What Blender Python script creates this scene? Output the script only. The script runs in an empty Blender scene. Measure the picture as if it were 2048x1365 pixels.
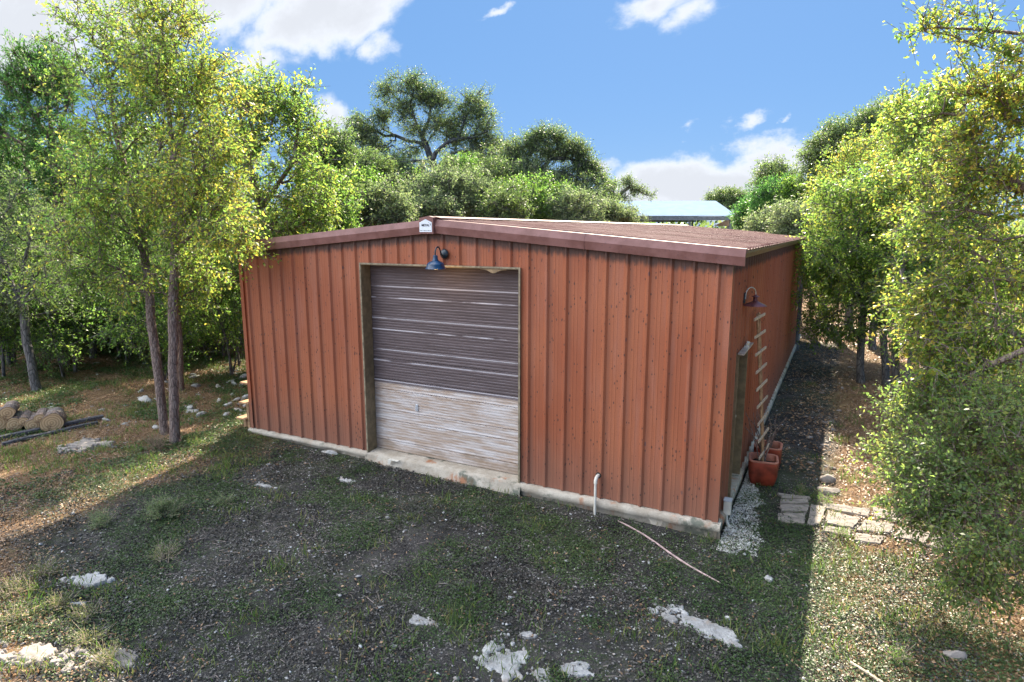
import bpy, math, random
import numpy as np
from mathutils import Matrix, Vector
R = math.radians
SC = bpy.context.scene
COL = SC.collection
# ------------------------------------------------------------------ camera
CAM = np.array([10.405, -8.531, 3.964]); YAW = R(-27.492); PIT = R(9.992); FPX = 1258.6
FW = np.array([math.sin(YAW)*math.cos(PIT), math.cos(YAW)*math.cos(PIT), -math.sin(PIT)])
RT = np.array([math.cos(YAW), -math.sin(YAW), 0.0]); UP = np.cross(RT, FW)
cd = bpy.data.cameras.new('camera'); cam = bpy.data.objects.new('camera', cd); COL.objects.link(cam)
cam.matrix_world = Matrix(((RT[0], UP[0], -FW[0], CAM[0]), (RT[1], UP[1], -FW[1], CAM[1]), (RT[2], UP[2], -FW[2], CAM[2]), (0, 0, 0, 1)))
cd.sensor_width = 36; cd.lens = FPX/2048*36; cd.clip_start = .05; cd.clip_end = 2000
SC.camera = cam
SC.view_settings.view_transform = 'Standard'; SC.view_settings.look = 'None'
SC.view_settings.exposure = 1.9; SC.view_settings.gamma = 1
SC.render.engine = 'CYCLES'
cy = SC.cycles; cy.use_denoising = True; cy.max_bounces = 6; cy.diffuse_bounces = 4; cy.glossy_bounces = 2
cy.transmission_bounces = 3; cy.transparent_max_bounces = 4; cy.sample_clamp_indirect = 6; cy.use_adaptive_sampling = False
cy.caustics_reflective = False; cy.caustics_refractive = False

# ------------------------------------------------------------------ node helper
class NT:
    def __init__(s, tree): s.t = tree; s.t.nodes.clear()
    def n(s, typ, props=None, **inp):
        nd = s.t.nodes.new(typ)
        for k, v in (props or {}).items(): setattr(nd, k, v)
        for k, v in inp.items():
            key = k.replace('_', ' ')
            sock = nd.inputs[int(k[1:])] if (k[0] == 'i' and k[1:].isdigit()) else nd.inputs[key]
            s.put(sock, v)
        return nd
    def put(s, sock, v):
        if isinstance(v, bpy.types.Node): v = v.outputs[0]
        if isinstance(v, bpy.types.NodeSocket): s.t.links.new(v, sock)
        else: sock.default_value = (tuple(v) + (1,)) if (isinstance(v, (tuple, list)) and len(v) == 3 and sock.type == 'RGBA') else v
    def m(s, op, a, b=0.0, c=None, clamp=False):
        kw = dict(i0=a, i1=b)
        if c is not None: kw['i2'] = c
        return s.n('ShaderNodeMath', dict(operation=op, use_clamp=clamp), **kw)
    def mix(s, f, a, b, mode='MIX'):
        nd = s.t.nodes.new('ShaderNodeMix'); nd.data_type = 'RGBA'; nd.blend_type = mode
        s.put(nd.inputs[0], f); s.put(nd.inputs[6], a); s.put(nd.inputs[7], b)
        return nd.outputs[2]
    def noise(s, vec, scale, detail=4, rough=.55, dist=0):
        return s.n('ShaderNodeTexNoise', Vector=vec, Scale=scale, Detail=detail, Roughness=rough, Distortion=dist).outputs[0]
    def step(s, x, a, b):           # smooth ramp a..b -> 0..1
        return s.n('ShaderNodeMapRange', dict(interpolation_type='SMOOTHSTEP'), Value=x, From_Min=a, From_Max=b).outputs[0]
    def map(s, vec, scale=(1, 1, 1), loc=(0, 0, 0)):
        return s.n('ShaderNodeMapping', Vector=vec, Scale=scale, Location=loc).outputs[0]
    def ramp(s, x, stops):
        nd = s.t.nodes.new('ShaderNodeValToRGB'); cr = nd.color_ramp
        while len(cr.elements) < len(stops): cr.elements.new(.5)
        for e, (p, c) in zip(cr.elements, stops): e.position = p; e.color = tuple(c) + (1,)
        s.put(nd.inputs[0], x); return nd.outputs[0]

# ------------------------------------------------------------------ sky and sun
SUN_DIR = np.array([-1.05, 5.0, 3.9]); SUN_DIR /= np.linalg.norm(SUN_DIR)
SUN_EL = math.asin(SUN_DIR[2]); SUN_AZ = math.atan2(SUN_DIR[0], SUN_DIR[1])
w = bpy.data.worlds.new('World'); SC.world = w; w.use_nodes = True
T = NT(w.node_tree)
gen = T.n('ShaderNodeTexCoord').outputs['Generated']
sky = T.n('ShaderNodeTexSky', dict(sky_type='NISHITA', sun_disc=False, sun_elevation=SUN_EL, sun_rotation=SUN_AZ,
          altitude=300, air_density=1.0, dust_density=.25, ozone_density=2.5))
SKY_K = .055
skyc = T.n('ShaderNodeHueSaturation', Hue=.5, Saturation=1.25, Value=.8, Color=sky)
# the real sky seen in the photograph is an even mid blue: pull the pale horizon of the model towards it
skyb = T.mix(.86, skyc.outputs[0], (.057/SKY_K, .115/SKY_K, .222/SKY_K))
sep = T.n('ShaderNodeSeparateXYZ', Vector=gen)
dx, dy, dz = sep.outputs
yy = T.m('MAXIMUM', dy, .02)
X = T.m('DIVIDE', dx, yy); Z = T.m('DIVIDE', dz, yy)
P2 = T.n('ShaderNodeCombineXYZ', X=X, Y=Z, Z=0.0)
nz = T.noise(T.map(P2, (1, 1.5, 1)), 5.5, 8, .58, .25)
nz2 = T.noise(T.map(P2, (1, 1.3, 1), (3, 1, 0)), 22, 5, .6)
wn = T.n('ShaderNodeTexNoise', Vector=T.map(P2, (1, 1.4, 1), (7, 2, 0)), Scale=4.5, Detail=7.0, Roughness=.6)
wsep = T.n('ShaderNodeSeparateColor', Color=wn.outputs['Color'])
XW = T.m('ADD', X, T.m('MULTIPLY', T.m('SUBTRACT', wsep.outputs[0], .5), .30)); ZW = T.m('ADD', Z, T.m('MULTIPLY', T.m('SUBTRACT', wsep.outputs[1], .5), .14))
def skypos(u, v):
    d = FW + RT*(u-1024)/FPX + UP*(682.5-v)/FPX
    return d[0]/d[1], d[2]/d[1]
acc = None
for (u, v, ru, rv, edge) in [(330, -20, 480, 150, 1.5), (40, 60, 260, 160, 1.5), (640, 20, 210, 105, 1.4), (540, 110, 110, 55, .7),
        (1400, 355, 230, 66, 1.6), (1560, 310, 150, 56, 1.4), (1240, 400, 150, 50, 1.3), (1180, 330, 60, 25, .7), (655, 235, 50, 55, .75), (760, 90, 60, 28, .55),
        (1310, 15, 110, 36, .7), (1385, 45, 60, 30, .45), (1500, 243, 42, 20, .6), (1403, 257, 30, 14, .45), (1590, 240, 14, 8, .4),
        (1835, 190, 60, 36, .8), (2040, 150, 60, 60, .8), (1015, 8, 26, 12, .5), (-300, 150, 300, 160, 1), (2400, 330, 300, 90, 1)]:
    cx, cz = skypos(u, v); ax, az = skypos(u+ru, v); bx, bz = skypos(u, v-rv)
    rx = abs(ax-cx); rz = abs(bz-cz)
    ex = T.m('DIVIDE', T.m('SUBTRACT', XW, cx), rx); ez = T.m('DIVIDE', T.m('SUBTRACT', ZW, cz), rz)
    r2 = T.m('ADD', T.m('MULTIPLY', ex, ex), T.m('MULTIPLY', ez, ez))
    f = T.m('MULTIPLY', T.m('SUBTRACT', 1.0, T.m('SQRT', r2), clamp=False), edge)
    f = T.m('MAXIMUM', f, -1.0)
    acc = f if acc is None else T.m('MAXIMUM', acc, f)
front = T.step(dy, .05, .2)
dens = T.m('ADD', T.m('ADD', acc, T.m('MULTIPLY', T.m('SUBTRACT', nz, .5), 1.7)), T.m('MULTIPLY', T.m('SUBTRACT', nz2, .5), .4))
mask = T.m('MULTIPLY', T.step(dens, -.02, .62), front)
ccol = T.mix(T.step(dens, .15, 1.1), (.27/SKY_K, .285/SKY_K, .31/SKY_K), (.215/SKY_K, .225/SKY_K, .245/SKY_K))
# unseen bright cloud banks, added overhead and behind the camera to light shaded walls
n3 = T.noise(gen, 2.2, 6, .55, .3)
back = T.m('MULTIPLY', T.step(T.m('SUBTRACT', T.m('MULTIPLY', dz, .55), dy), .0, .45), T.step(n3, .36, .5))
back = T.m('MULTIPLY', back, T.step(dz, .03, .2))
c1 = T.mix(mask, skyb, ccol)
back = T.m('MULTIPLY', back, T.step(dx, .45, -.35))  # added bank weighted to the left so right-facing rib sides stay darker
c2 = T.mix(back, c1, (1.15/SKY_K, 1.2/SKY_K, 1.3/SKY_K))
bg = T.n('ShaderNodeBackground', Color=c2, Strength=SKY_K)
T.n('ShaderNodeOutputWorld', Surface=bg)
w.cycles.sampling_method = 'MANUAL'; w.cycles.sample_map_resolution = 512
ld = bpy.data.lights.new('sun', 'SUN'); ld.energy = 4.8; ld.angle = R(.5); ld.color = (1, .88, .70)
lo = bpy.data.objects.new('sun', ld); COL.objects.link(lo)
lo.rotation_euler = Vector(SUN_DIR).to_track_quat('Z', 'Y').to_euler()

# ------------------------------------------------------------------ generic helpers
def at(u, v, d): return CAM + (FW + RT*(u-1024)/FPX + UP*(682.5-v)/FPX)*d
def vnoise(x, y, seed=0):
    x = np.asarray(x, float); y = np.asarray(y, float)
    xi = np.floor(x); yi = np.floor(y); fx = x-xi; fy = y-yi
    fx = fx*fx*(3-2*fx); fy = fy*fy*(3-2*fy)
    def h(a, b):
        s = np.sin(a*127.1+b*311.7+seed*74.7)*43758.5453
        return s-np.floor(s)
    return (h(xi, yi)*(1-fx)+h(xi+1, yi)*fx)*(1-fy)+(h(xi, yi+1)*(1-fx)+h(xi+1, yi+1)*fx)*fy
def fbm(x, y, seed=0, o=4):
    s = 0; a = .5; t = 0
    for i in range(o):
        s = s+a*vnoise(x*2**i+i*7.3, y*2**i-i*3.1, seed+i); t += a; a *= .5
    return s/t
def ground(x, y):
    x = np.asarray(x, float); y = np.asarray(y, float)
    base = -.13-.0135*np.clip(x, -6, 12)
    out = np.maximum(np.maximum(-x-.6, x-10.2), np.maximum(-y-.5, y-18.8))
    k = np.clip(out/3, 0, 1)
    z = base+k*(.16*(fbm(x*.35, y*.35, 3)-.5)) + .035*(fbm(x*1.7, y*1.7, 9)-.5)*np.clip(out+.6, 0, 1)
    z = z+np.clip((-x-7)/30, 0, 1)*1.2+np.clip((y-20)/40, 0, 1)*.4
    return z
def gp(u, v):
    d = FW + RT*(u-1024)/FPX + UP*(682.5-v)/FPX
    z = -.2
    for _ in range(6):
        p = CAM+d*(z-CAM[2])/d[2]; z = float(ground(p[0], p[1]))
    return np.array([p[0], p[1], z])
def mesh_np(name, V, F, mat=None, smooth=False):
    V = np.asarray(V, np.float32); F = np.asarray(F, np.int32); k = F.shape[1]
    me = bpy.data.meshes.new(name)
    me.vertices.add(len(V)); me.vertices.foreach_set('co', V.ravel())
    me.loops.add(F.size); me.loops.foreach_set('vertex_index', F.ravel())
    me.polygons.add(len(F)); me.polygons.foreach_set('loop_start', np.arange(0, F.size, k, dtype=np.int32))
    if smooth: me.polygons.foreach_set('use_smooth', np.ones(len(F), bool))
    me.update(calc_edges=True)
    if mat: me.materials.append(mat)
    return me
def link(name, me, parent=None, loc=None):
    o = bpy.data.objects.new(name, me); COL.objects.link(o)
    if parent: o.parent = parent
    if loc is not None: o.location = loc
    return o
def tag(o, label=None, cat=None, group=None, kind=None):
    if label: o['label'] = label
    if cat: o['category'] = cat
    if group: o['group'] = group
    if kind: o['kind'] = kind
    return o
def thing(name, label, cat, loc=(0, 0, 0), rz=0, group=None):
    o = bpy.data.objects.new(name, None); COL.objects.link(o); o.location = tuple(float(q) for q in loc); o.rotation_euler = (0, 0, rz)
    o.empty_display_size = .2
    return tag(o, label, cat, group)
class MB:
    def __init__(s): s.v = []; s.f = []
    def add(s, vs, fs):
        b = len(s.v); s.v += [tuple(map(float, q)) for q in vs]; s.f += [tuple(i+b for i in f) for f in fs]; return s
    def box(s, a, b):
        (x0, y0, z0), (x1, y1, z1) = a, b
        return s.add([(x0, y0, z0), (x1, y0, z0), (x1, y1, z0), (x0, y1, z0), (x0, y0, z1), (x1, y0, z1), (x1, y1, z1), (x0, y1, z1)],
                     [(0, 3, 2, 1), (4, 5, 6, 7), (0, 1, 5, 4), (1, 2, 6, 5), (2, 3, 7, 6), (3, 0, 4, 7)])
    def tube(s, path, r, n=10, cap=True):
        path = [np.array(p, float) for p in path]; rs = r if hasattr(r, '__len__') else [r]*len(path)
        prev = None; rings = []
        for i, p in enumerate(path):
            t = path[min(i+1, len(path)-1)]-path[max(i-1, 0)]; t /= np.linalg.norm(t)+1e-9
            a = prev if prev is not None else (np.array([0, 0, 1.]) if abs(t[2]) < .9 else np.array([1., 0, 0]))
            a = a-t*a.dot(t); a /= np.linalg.norm(a); prev = a; b = np.cross(t, a)
            rings.append([p+rs[i]*(math.cos(2*math.pi*k/n)*a+math.sin(2*math.pi*k/n)*b) for k in range(n)])
        vs = [q for g_ in rings for q in g_]; fs = []
        for i in range(len(path)-1):
            for k in range(n): fs.append((i*n+k, i*n+(k+1) % n, (i+1)*n+(k+1) % n, (i+1)*n+k))
        if cap: fs.append(tuple(range(n))[::-1]); fs.append(tuple(range((len(path)-1)*n, len(path)*n)))
        return s.add(vs, fs)
    def lathe(s, prof, c=(0, 0, 0), n=28, close=False):
        vs = []; fs = []
        for (r, z) in prof:
            for k in range(n): vs.append((c[0]+r*math.cos(2*math.pi*k/n), c[1]+r*math.sin(2*math.pi*k/n), c[2]+z))
        for i in range(len(prof)-1):
            for k in range(n): fs.append((i*n+k, i*n+(k+1) % n, (i+1)*n+(k+1) % n, (i+1)*n+k))
        return s.add(vs, fs)
    def prism(s, prof, dirv, p0=(0, 0, 0), ends=True):    # closed profile of 3D points extruded along dirv
        n = len(prof); d = np.array(dirv, float); p0 = np.array(p0, float)
        A = [np.array(q, float)+p0 for q in prof]; B = [q+d for q in A]
        fs = [(k, (k+1) % n, n+(k+1) % n, n+k) for k in range(n)]
        if ends: fs += [tuple(range(n))[::-1], tuple(range(n, 2*n))]
        return s.add(A+B, fs)
    def build(s, name, mat, parent=None, loc=None, smooth=False, bevel=0):
        me = bpy.data.meshes.new(name); me.from_pydata(s.v, [], s.f)
        if smooth: me.polygons.foreach_set('use_smooth', np.ones(len(me.polygons), bool))
        me.materials.append(mat); me.update()
        import bmesh
        bm = bmesh.new(); bm.from_mesh(me); bmesh.ops.recalc_face_normals(bm, faces=bm.faces)
        if bevel: bmesh.ops.bevel(bm, geom=bm.edges[:], offset=bevel, segments=2, affect='EDGES', clamp_overlap=True)
        bm.to_mesh(me); bm.free()
        if smooth: me.set_sharp_from_angle(angle=R(35))
        return link(name, me, parent, loc)

# ------------------------------------------------------------------ materials
def mat(name, fn):
    m = bpy.data.materials.new(name); m.use_nodes = True; t = NT(m.node_tree); fn(t); return m
def out(t, sh): t.n('ShaderNodeOutputMaterial', Surface=sh)
def pbr(t, col, rough=.6, metal=0.0, bump=None, bs=.3, bd=.01, spec=.4):
    kw = {}
    if bump is not None: kw['Normal'] = t.n('ShaderNodeBump', Height=bump, Strength=bs, Distance=bd)
    p = t.n('ShaderNodeBsdfPrincipled', Base_Color=col, Roughness=rough, Metallic=metal, **kw)
    p.inputs['Specular IOR Level'].default_value = spec
    out(t, p); return p
def oc(t): return t.n('ShaderNodeTexCoord').outputs['Object']
def plain(name, col, rough=.6, metal=0.0, var=.25, scale=9.0, spec=.4):
    def fn(t):
        o = oc(t); n = t.noise(o, scale, 5)
        c = t.mix(t.step(n, .3, .7), tuple(q*(1-var) for q in col), tuple(min(1, q*(1+var)) for q in col))
        pbr(t, c, rough, metal, bump=n, bs=.15, spec=spec)
    return mat(name, fn)

def f_red(t):
    o = oc(t)
    big = t.noise(t.map(o, (1, 1, .5)), 1.1, 5)
    c = t.mix(t.step(big, .3, .7), (.315, .091, .041), (.385, .129, .060))
    sx = t.n('ShaderNodeSeparateXYZ', Vector=o)
    # chalky pink bloom and brown grime with their own blotchy outline
    b2 = t.noise(t.map(o, (3.2, 3.2, .35)), 1.4, 6, .6)
    c = t.mix(t.m('MULTIPLY', t.step(b2, .48, .68), .4), c, (.38, .17, .12))
    fine = t.noise(o, 52, 4, .75)
    c = t.mix(t.m('MULTIPLY', t.step(fine, .45, .68), .5), c, (.20, .075, .045))
    # rib-face shade painted as a brown band beside each rib, broken by noise
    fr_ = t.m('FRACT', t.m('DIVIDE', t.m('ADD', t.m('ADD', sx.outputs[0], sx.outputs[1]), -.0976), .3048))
    rib_shade = t.m('MULTIPLY', t.step(fr_, .27, .33), t.step(fr_, .52, .40)); gr = t.noise(t.map(o, (2, 2, .4)), 1.5, 5, .6)
    c = t.mix(t.m('MULTIPLY', t.m('MULTIPLY', rib_shade, t.step(gr, .25, .6)), .36), c, (.15, .07, .05))
    low = t.m('ADD', sx.outputs[2], t.m('MULTIPLY', b2, 1.6))
    c = t.mix(t.m('MULTIPLY', t.step(low, 1.9, .7), .55), c, (.20, .115, .085))
    # soot runs below the roof trim
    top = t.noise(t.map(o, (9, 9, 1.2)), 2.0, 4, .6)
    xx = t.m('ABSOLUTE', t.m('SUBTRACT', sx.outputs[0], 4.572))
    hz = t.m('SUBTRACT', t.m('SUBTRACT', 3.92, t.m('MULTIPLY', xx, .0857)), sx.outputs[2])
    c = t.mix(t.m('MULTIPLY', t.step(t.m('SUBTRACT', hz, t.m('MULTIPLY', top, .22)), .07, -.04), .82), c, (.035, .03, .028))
    # specks: chipped paint, small vertical flecks
    vo = t.n('ShaderNodeTexVoronoi', dict(feature='F1'), Vector=t.map(o, (1.2, 1.2, .6)), Scale=17.0, Randomness=1.0)
    thr = t.m('MULTIPLY', t.noise(o, 3.0, 3), .40)
    spk = t.step(vo.outputs['Distance'], thr, t.m('SUBTRACT', thr, .03))
    keep = t.step(t.n('ShaderNodeSeparateColor', Color=vo.outputs['Color']).outputs[0], .40, .45)
    c = t.mix(t.m('MULTIPLY', t.m('MULTIPLY', spk, keep), .75), c, (.045, .03, .028))
    vo2 = t.n('ShaderNodeTexVoronoi', dict(feature='F1'), Vector=t.map(o, (1.1, 1.1, .45)), Scale=5.0, Randomness=1.0)
    k2 = t.step(t.n('ShaderNodeSeparateColor', Color=vo2.outputs['Color']).outputs[1], .62, .66)
    sp2 = t.step(t.m('ADD', vo2.outputs['Distance'], t.m('MULTIPLY', fine, .08)), .135, .10)
    c = t.mix(t.m('MULTIPLY', t.m('MULTIPLY', sp2, k2), .7), c, (.09, .06, .07))
    pbr(t, c, t.m('ADD', .42, t.m('MULTIPLY', b2, .25)), 0, bump=t.m('ADD', fine, t.m('MULTIPLY', big, 2.0)), bs=.25, bd=.004, spec=.35)
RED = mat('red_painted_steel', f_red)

def f_trim(t):
    o = oc(t); n = t.noise(o, 4, 6, .6); f = t.noise(t.map(o, (1, 1, 1)), 35, 3, .6)
    c = t.mix(t.step(n, .35, .65), (.18, .082, .07), (.25, .125, .112))
    c = t.mix(t.m('MULTIPLY', t.step(f, .62, .72), .6), c, (.07, .045, .06))
    pbr(t, c, .5, 0, bump=n, bs=.1, spec=.3)
TRIM = mat('trim_paint', f_trim)
def f_roof(t):
    o = oc(t); n = t.noise(t.map(o, (.6, 2.5, 1)), 1.6, 6, .6); f = t.noise(t.map(o, (2, 14, 1)), 3, 4, .6)
    c = t.mix(t.step(n, .35, .65), (.15, .062, .055), (.25, .14, .11))
    c = t.mix(t.m('MULTIPLY', t.step(f, .5, .7), .5), c, (.32, .22, .18))
    ln = t.noise(t.map(o, (.10, 3.28, .1)), 2.0, 3, .7)
    c = t.mix(t.m('MULTIPLY', t.step(ln, .50, .66), .5), c, (.36, .24, .20)); c = t.mix(t.m('MULTIPLY', t.step(ln, .46, .34), .7), c, (.06, .025, .025))
    pbr(t, c, .6, 0, bump=n, bs=.1, spec=.12)
ROOF = mat('roof_sheet_paint', f_roof)
def f_conc(t):
    o = oc(t); n = t.noise(o, 3.0, 7, .65); f = t.noise(o, 40, 4, .7)
    c = t.mix(t.step(n, .3, .7), (.36, .30, .23), (.56, .50, .41))
    c = t.mix(t.m('MULTIPLY', t.step(f, .45, .7), .3), c, (.2, .17, .13))
    rs = t.noise(t.map(o, (1.6, 1.6, .7), (4, 0, 0)), 1.7, 5, .6)
    c = t.mix(t.m('MULTIPLY', t.step(rs, .57, .68), .8), c, (.40, .15, .06))
    ms = t.noise(t.map(o, (1, 1, 1), (9, 3, 0)), 2.6, 6, .65)
    c = t.mix(t.m('MULTIPLY', t.step(ms, .56, .66), .75), c, (.075, .10, .075))
    pbr(t, c, .9, 0, bump=t.m('ADD', n, t.m('MULTIPLY', f, .3)), bs=.6, bd=.02, spec=.2)
CONC = mat('old_concrete', f_conc)

def f_door(t):
    o = oc(t); sx = t.n('ShaderNodeSeparateXYZ', Vector=o); z = sx.outputs[2]
    st = t.noise(t.map(o, (.8, 1, 14)), 2.2, 6, .65); st2 = t.noise(t.map(o, (.9, 1, 9)), 2.0, 7, .7)
    brown = t.mix(t.step(st, .3, .7), (.085, .064, .064), (.13, .10, .103))
    # worn pale edges along the fine beads
    fr = t.m('FRACT', t.m('DIVIDE', z, .0475)); line = t.step(fr, .80, .9)
    wear = t.step(t.noise(t.map(o, (1.0, 1, 9)), 1.7, 6, .7), .42, .62)
    brown = t.mix(t.m('MULTIPLY', t.m('MULTIPLY', line, wear), .38), brown, (.36, .32, .35))
    fs = t.m('FRACT', t.m('DIVIDE', z, .565)); l2 = t.m('MAXIMUM', t.m('MULTIPLY', t.step(fs, .93, .95), t.step(fs, .985, .97)), t.m('MULTIPLY', t.step(fs, .285, .30), t.step(fs, .335, .32)))
    wear2 = t.step(t.noise(t.map(o, (.7, 1, 3.0), (2, 0, 5)), 1.5, 4, .6), .36, .5)
    brown = t.mix(t.m('MULTIPLY', t.m('MULTIPLY', l2, wear2), .8), brown, (.60, .57, .60))
    white = t.mix(t.step(st2, .35, .65), (.42, .31, .23), (.64, .60, .58))
    white = t.mix(t.m('MULTIPLY', t.step(st, .55, .72), .55), white, (.42, .28, .2))
    white = t.mix(t.m('MULTIPLY', t.step(fr, .86, .95), .6), white, (.13, .10, .11))
    dirty = t.noise(t.map(o, (1.2, 1, 3)), 2.0, 5, .65)
    white = t.mix(t.m('MULTIPLY', t.step(t.m('ADD', z, t.m('MULTIPLY', dirty, .9)), .72, .40), .7), white, (.24, .17, .11))
    # edges of the bleached area keep more of the old brown
    ed = t.m('MINIMUM', t.m('SUBTRACT', sx.outputs[0], 3.05), t.m('SUBTRACT', 6.1, sx.outputs[0]))
    white = t.mix(t.m('MULTIPLY', t.step(t.m('ADD', ed, t.m('MULTIPLY', st2, .25)), .30, .12), .55), white, (.20, .16, .15))
    lvl = t.m('ADD', z, t.m('MULTIPLY', t.m('SUBTRACT', st2, .5), .035))
    c = t.mix(t.step(lvl, DOOR_SPLIT+.012, DOOR_SPLIT-.012), brown, white)
    pbr(t, c, .6, 0, bump=st, bs=.15, bd=.004, spec=.3)
DOOR_SPLIT = 1.26
DOOR = mat('weathered_door_paint', f_door)
JAMB = plain('olive_brown_trim', (.20, .15, .085), .5)
TANTRIM = plain('tan_trim', (.25, .21, .14), .5, var=.35, scale=14)
BLUE = plain('blue_enamel', (.004, .038, .10), .3, var=.3, spec=.6)
BLACKM = plain('black_enamel', (.008, .02, .03), .35, var=.2, spec=.6)
COPPER = plain('aged_copper_enamel', (.16, .055, .06), .38, .3, var=.35)
PALEM = plain('pale_metal', (.5, .46, .4), .4, .4)
PVC = plain('aged_white_plastic', (.68, .64, .55), .45, var=.12)
GREYPL = plain('grey_plastic', (.55, .56, .58), .5, var=.1)
SIGNW = plain('sign_white', (.72, .78, .84), .4, var=.08)
INK = plain('sign_ink', (.03, .035, .05), .6)
TERRA = plain('terracotta_glaze', (.23, .038, .018), .45, var=.5, scale=5, spec=.5)
TERRIM = plain('terracotta_rim', (.46, .19, .13), .6, var=.2)
SOIL = plain('potting_soil', (.03, .022, .017), .95)
WOODP = plain('weathered_pine', (.50, .40, .30), .75, var=.3, scale=20)
TWIG = plain('twig_wood', (.26, .21, .18), .85, var=.4)
WOODT = plain('tan_lumber', (.36, .22, .12), .75, var=.35, scale=12)
TAN = plain('tan_cloth', (.42, .32, .2), .8)
GALV = plain('galvanised_sheet', (.22, .29, .38), .55, .0, var=.06, scale=2, spec=0.0)
STEELD = plain('grey_blue_steel', (.19, .24, .28), .5, .2)
DARKIN = plain('dark_recess', (.03, .022, .018), .8)
def bark(name, a, b, sc=1.0):
    def fn(t):
        o = oc(t); n = t.noise(t.map(o, (9*sc, 9*sc, 1.6*sc)), 2.2, 6, .65, .6); m = t.noise(o, 2.5, 3)
        v = t.n('ShaderNodeTexVoronoi', dict(feature='DISTANCE_TO_EDGE'), Vector=t.map(o, (9*sc, 9*sc, 2.0*sc)), Scale=3.0)
        c = t.mix(t.step(n, .3, .7), a, b)
        c = t.mix(t.m('MULTIPLY', t.step(v.outputs[0], .12, .02), .65), c, tuple(q*.25 for q in a))
        c = t.mix(t.m('MULTIPLY', t.step(m, .55, .7), .35), c, (.30, .31, .29))
        pbr(t, c, .9, 0, bump=t.m('ADD', n, t.m('MULTIPLY', v.outputs[0], 1.2)), bs=.9, bd=.03, spec=.2)
    return mat(name, fn)
BARK_ELM = bark('elm_bark', (.17, .12, .105), (.30, .24, .21))
BARK_OAK = bark('oak_bark', (.085, .08, .08), (.20, .19, .18), .6)
BARK_OAKL = bark('live_oak_bark', (.05, .055, .065), (.12, .13, .14), .6)
BARK_JUN = bark('juniper_bark', (.16, .10, .08), (.30, .24, .20))
def leafmat(name, cols0, trans0, tf=.45, nscale=.7, rough=.45):
    def fn(t):
        r = t.n('ShaderNodeNewGeometry').outputs['Random Per Island']
        n = t.noise(t.n('ShaderNodeTexCoord').outputs['Object'], nscale, 3, .5)
        x = t.m('ADD', t.m('MULTIPLY', r, .76), t.m('MULTIPLY', t.step(n, .34, .66), .24))
        x = t.m('POWER', x, 1.45)
        ds = lambda q: tuple(a*.86+.14*(.3*q[0]+.6*q[1]+.1*q[2]) for a in q)
        cols = [ds(q) for q in cols0]; trans = [ds(q) for q in trans0]
        st = [(i/(len(cols)-1), c) for i, c in enumerate(cols)]
        c = t.ramp(x, st); tc = t.ramp(x, [(i/(len(trans)-1), q) for i, q in enumerate(trans)])
        p = t.n('ShaderNodeBsdfPrincipled', Base_Color=c, Roughness=rough); p.inputs['Specular IOR Level'].default_value = .35
        tr = t.n('ShaderNodeBsdfTranslucent', Color=tc)
        out(t, t.n('ShaderNodeMixShader', i0=tf, i1=p, i2=tr))
    return mat(name, fn)
LF_ELM = leafmat('elm_leaf', [(.04, .09, .02), (.06, .13, .02), (.09, .165, .02), (.13, .20, .025), (.21, .24, .025), (.36, .30, .025)],
                 [(.18, .42, .04), (.28, .54, .04), (.38, .64, .04), (.50, .70, .04), (.70, .74, .04), (.85, .68, .04)], .52)
LF_ELMG = leafmat('elm_leaf_green', [(.05, .11, .03), (.08, .16, .03), (.12, .20, .03), (.22, .25, .03)],
                  [(.16, .40, .04), (.26, .54, .04), (.40, .64, .04), (.60, .66, .04)], .5)
LF_SHRUB = leafmat('shrub_leaf', [(.06, .11, .04), (.09, .15, .045), (.13, .20, .055), (.19, .25, .06), (.34, .33, .07)], [(.20, .38, .06), (.30, .52, .07), (.42, .62, .07), (.58, .66, .08), (.76, .70, .08)], .5)
LF_ELMY = leafmat('elm_leaf_yellow', [(.05, .11, .02), (.085, .16, .02), (.13, .20, .02), (.20, .25, .02), (.34, .32, .02), (.42, .28, .03)],
                  [(.22, .46, .04), (.34, .60, .04), (.48, .70, .04), (.66, .72, .02), (.85, .72, .02), (.85, .54, .03)], .5)
LF_OAK = leafmat('live_oak_leaf', [(.075, .115, .05), (.11, .155, .065), (.155, .20, .085), (.22, .235, .10)],
                 [(.16, .30, .05), (.22, .38, .06), (.30, .46, .06), (.42, .46, .08)], .45, rough=.5)
LF_OAKG = leafmat('oak_leaf_greygreen', [(.10, .14, .075), (.145, .185, .095), (.20, .24, .12), (.26, .26, .13)],
                  [(.20, .32, .10), (.28, .42, .12), (.36, .50, .14), (.50, .54, .14)], .45, rough=.55)
LF_JUN = leafmat('juniper_leaf', [(.025, .10, .03), (.04, .14, .03), (.07, .19, .04), (.13, .24, .05)],
                 [(.08, .28, .04), (.12, .38, .04), (.20, .48, .05), (.34, .54, .06)], .45)
LF_BRIGHT = leafmat('bright_green_leaf', [(.05, .12, .02), (.07, .17, .02), (.12, .22, .02), (.2, .26, .02)],
                    [(.14, .36, .02), (.22, .48, .02), (.34, .58, .02), (.52, .62, .02)], .5)
LF_DARK = leafmat('dark_leaf', [(.018, .04, .018), (.03, .055, .02), (.045, .075, .03), (.06, .09, .03)],
                  [(.04, .11, .02), (.06, .15, .02), (.10, .22, .03), (.15, .24, .04)], .35)
LF_MOSS = leafmat('ground_cover_leaf', [(.035, .075, .018), (.055, .11, .025), (.09, .15, .035), (.15, .19, .06)],
                  [(.06, .14, .02), (.10, .2, .03), (.14, .26, .04), (.22, .28, .06)], .3, 1.5)
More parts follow.
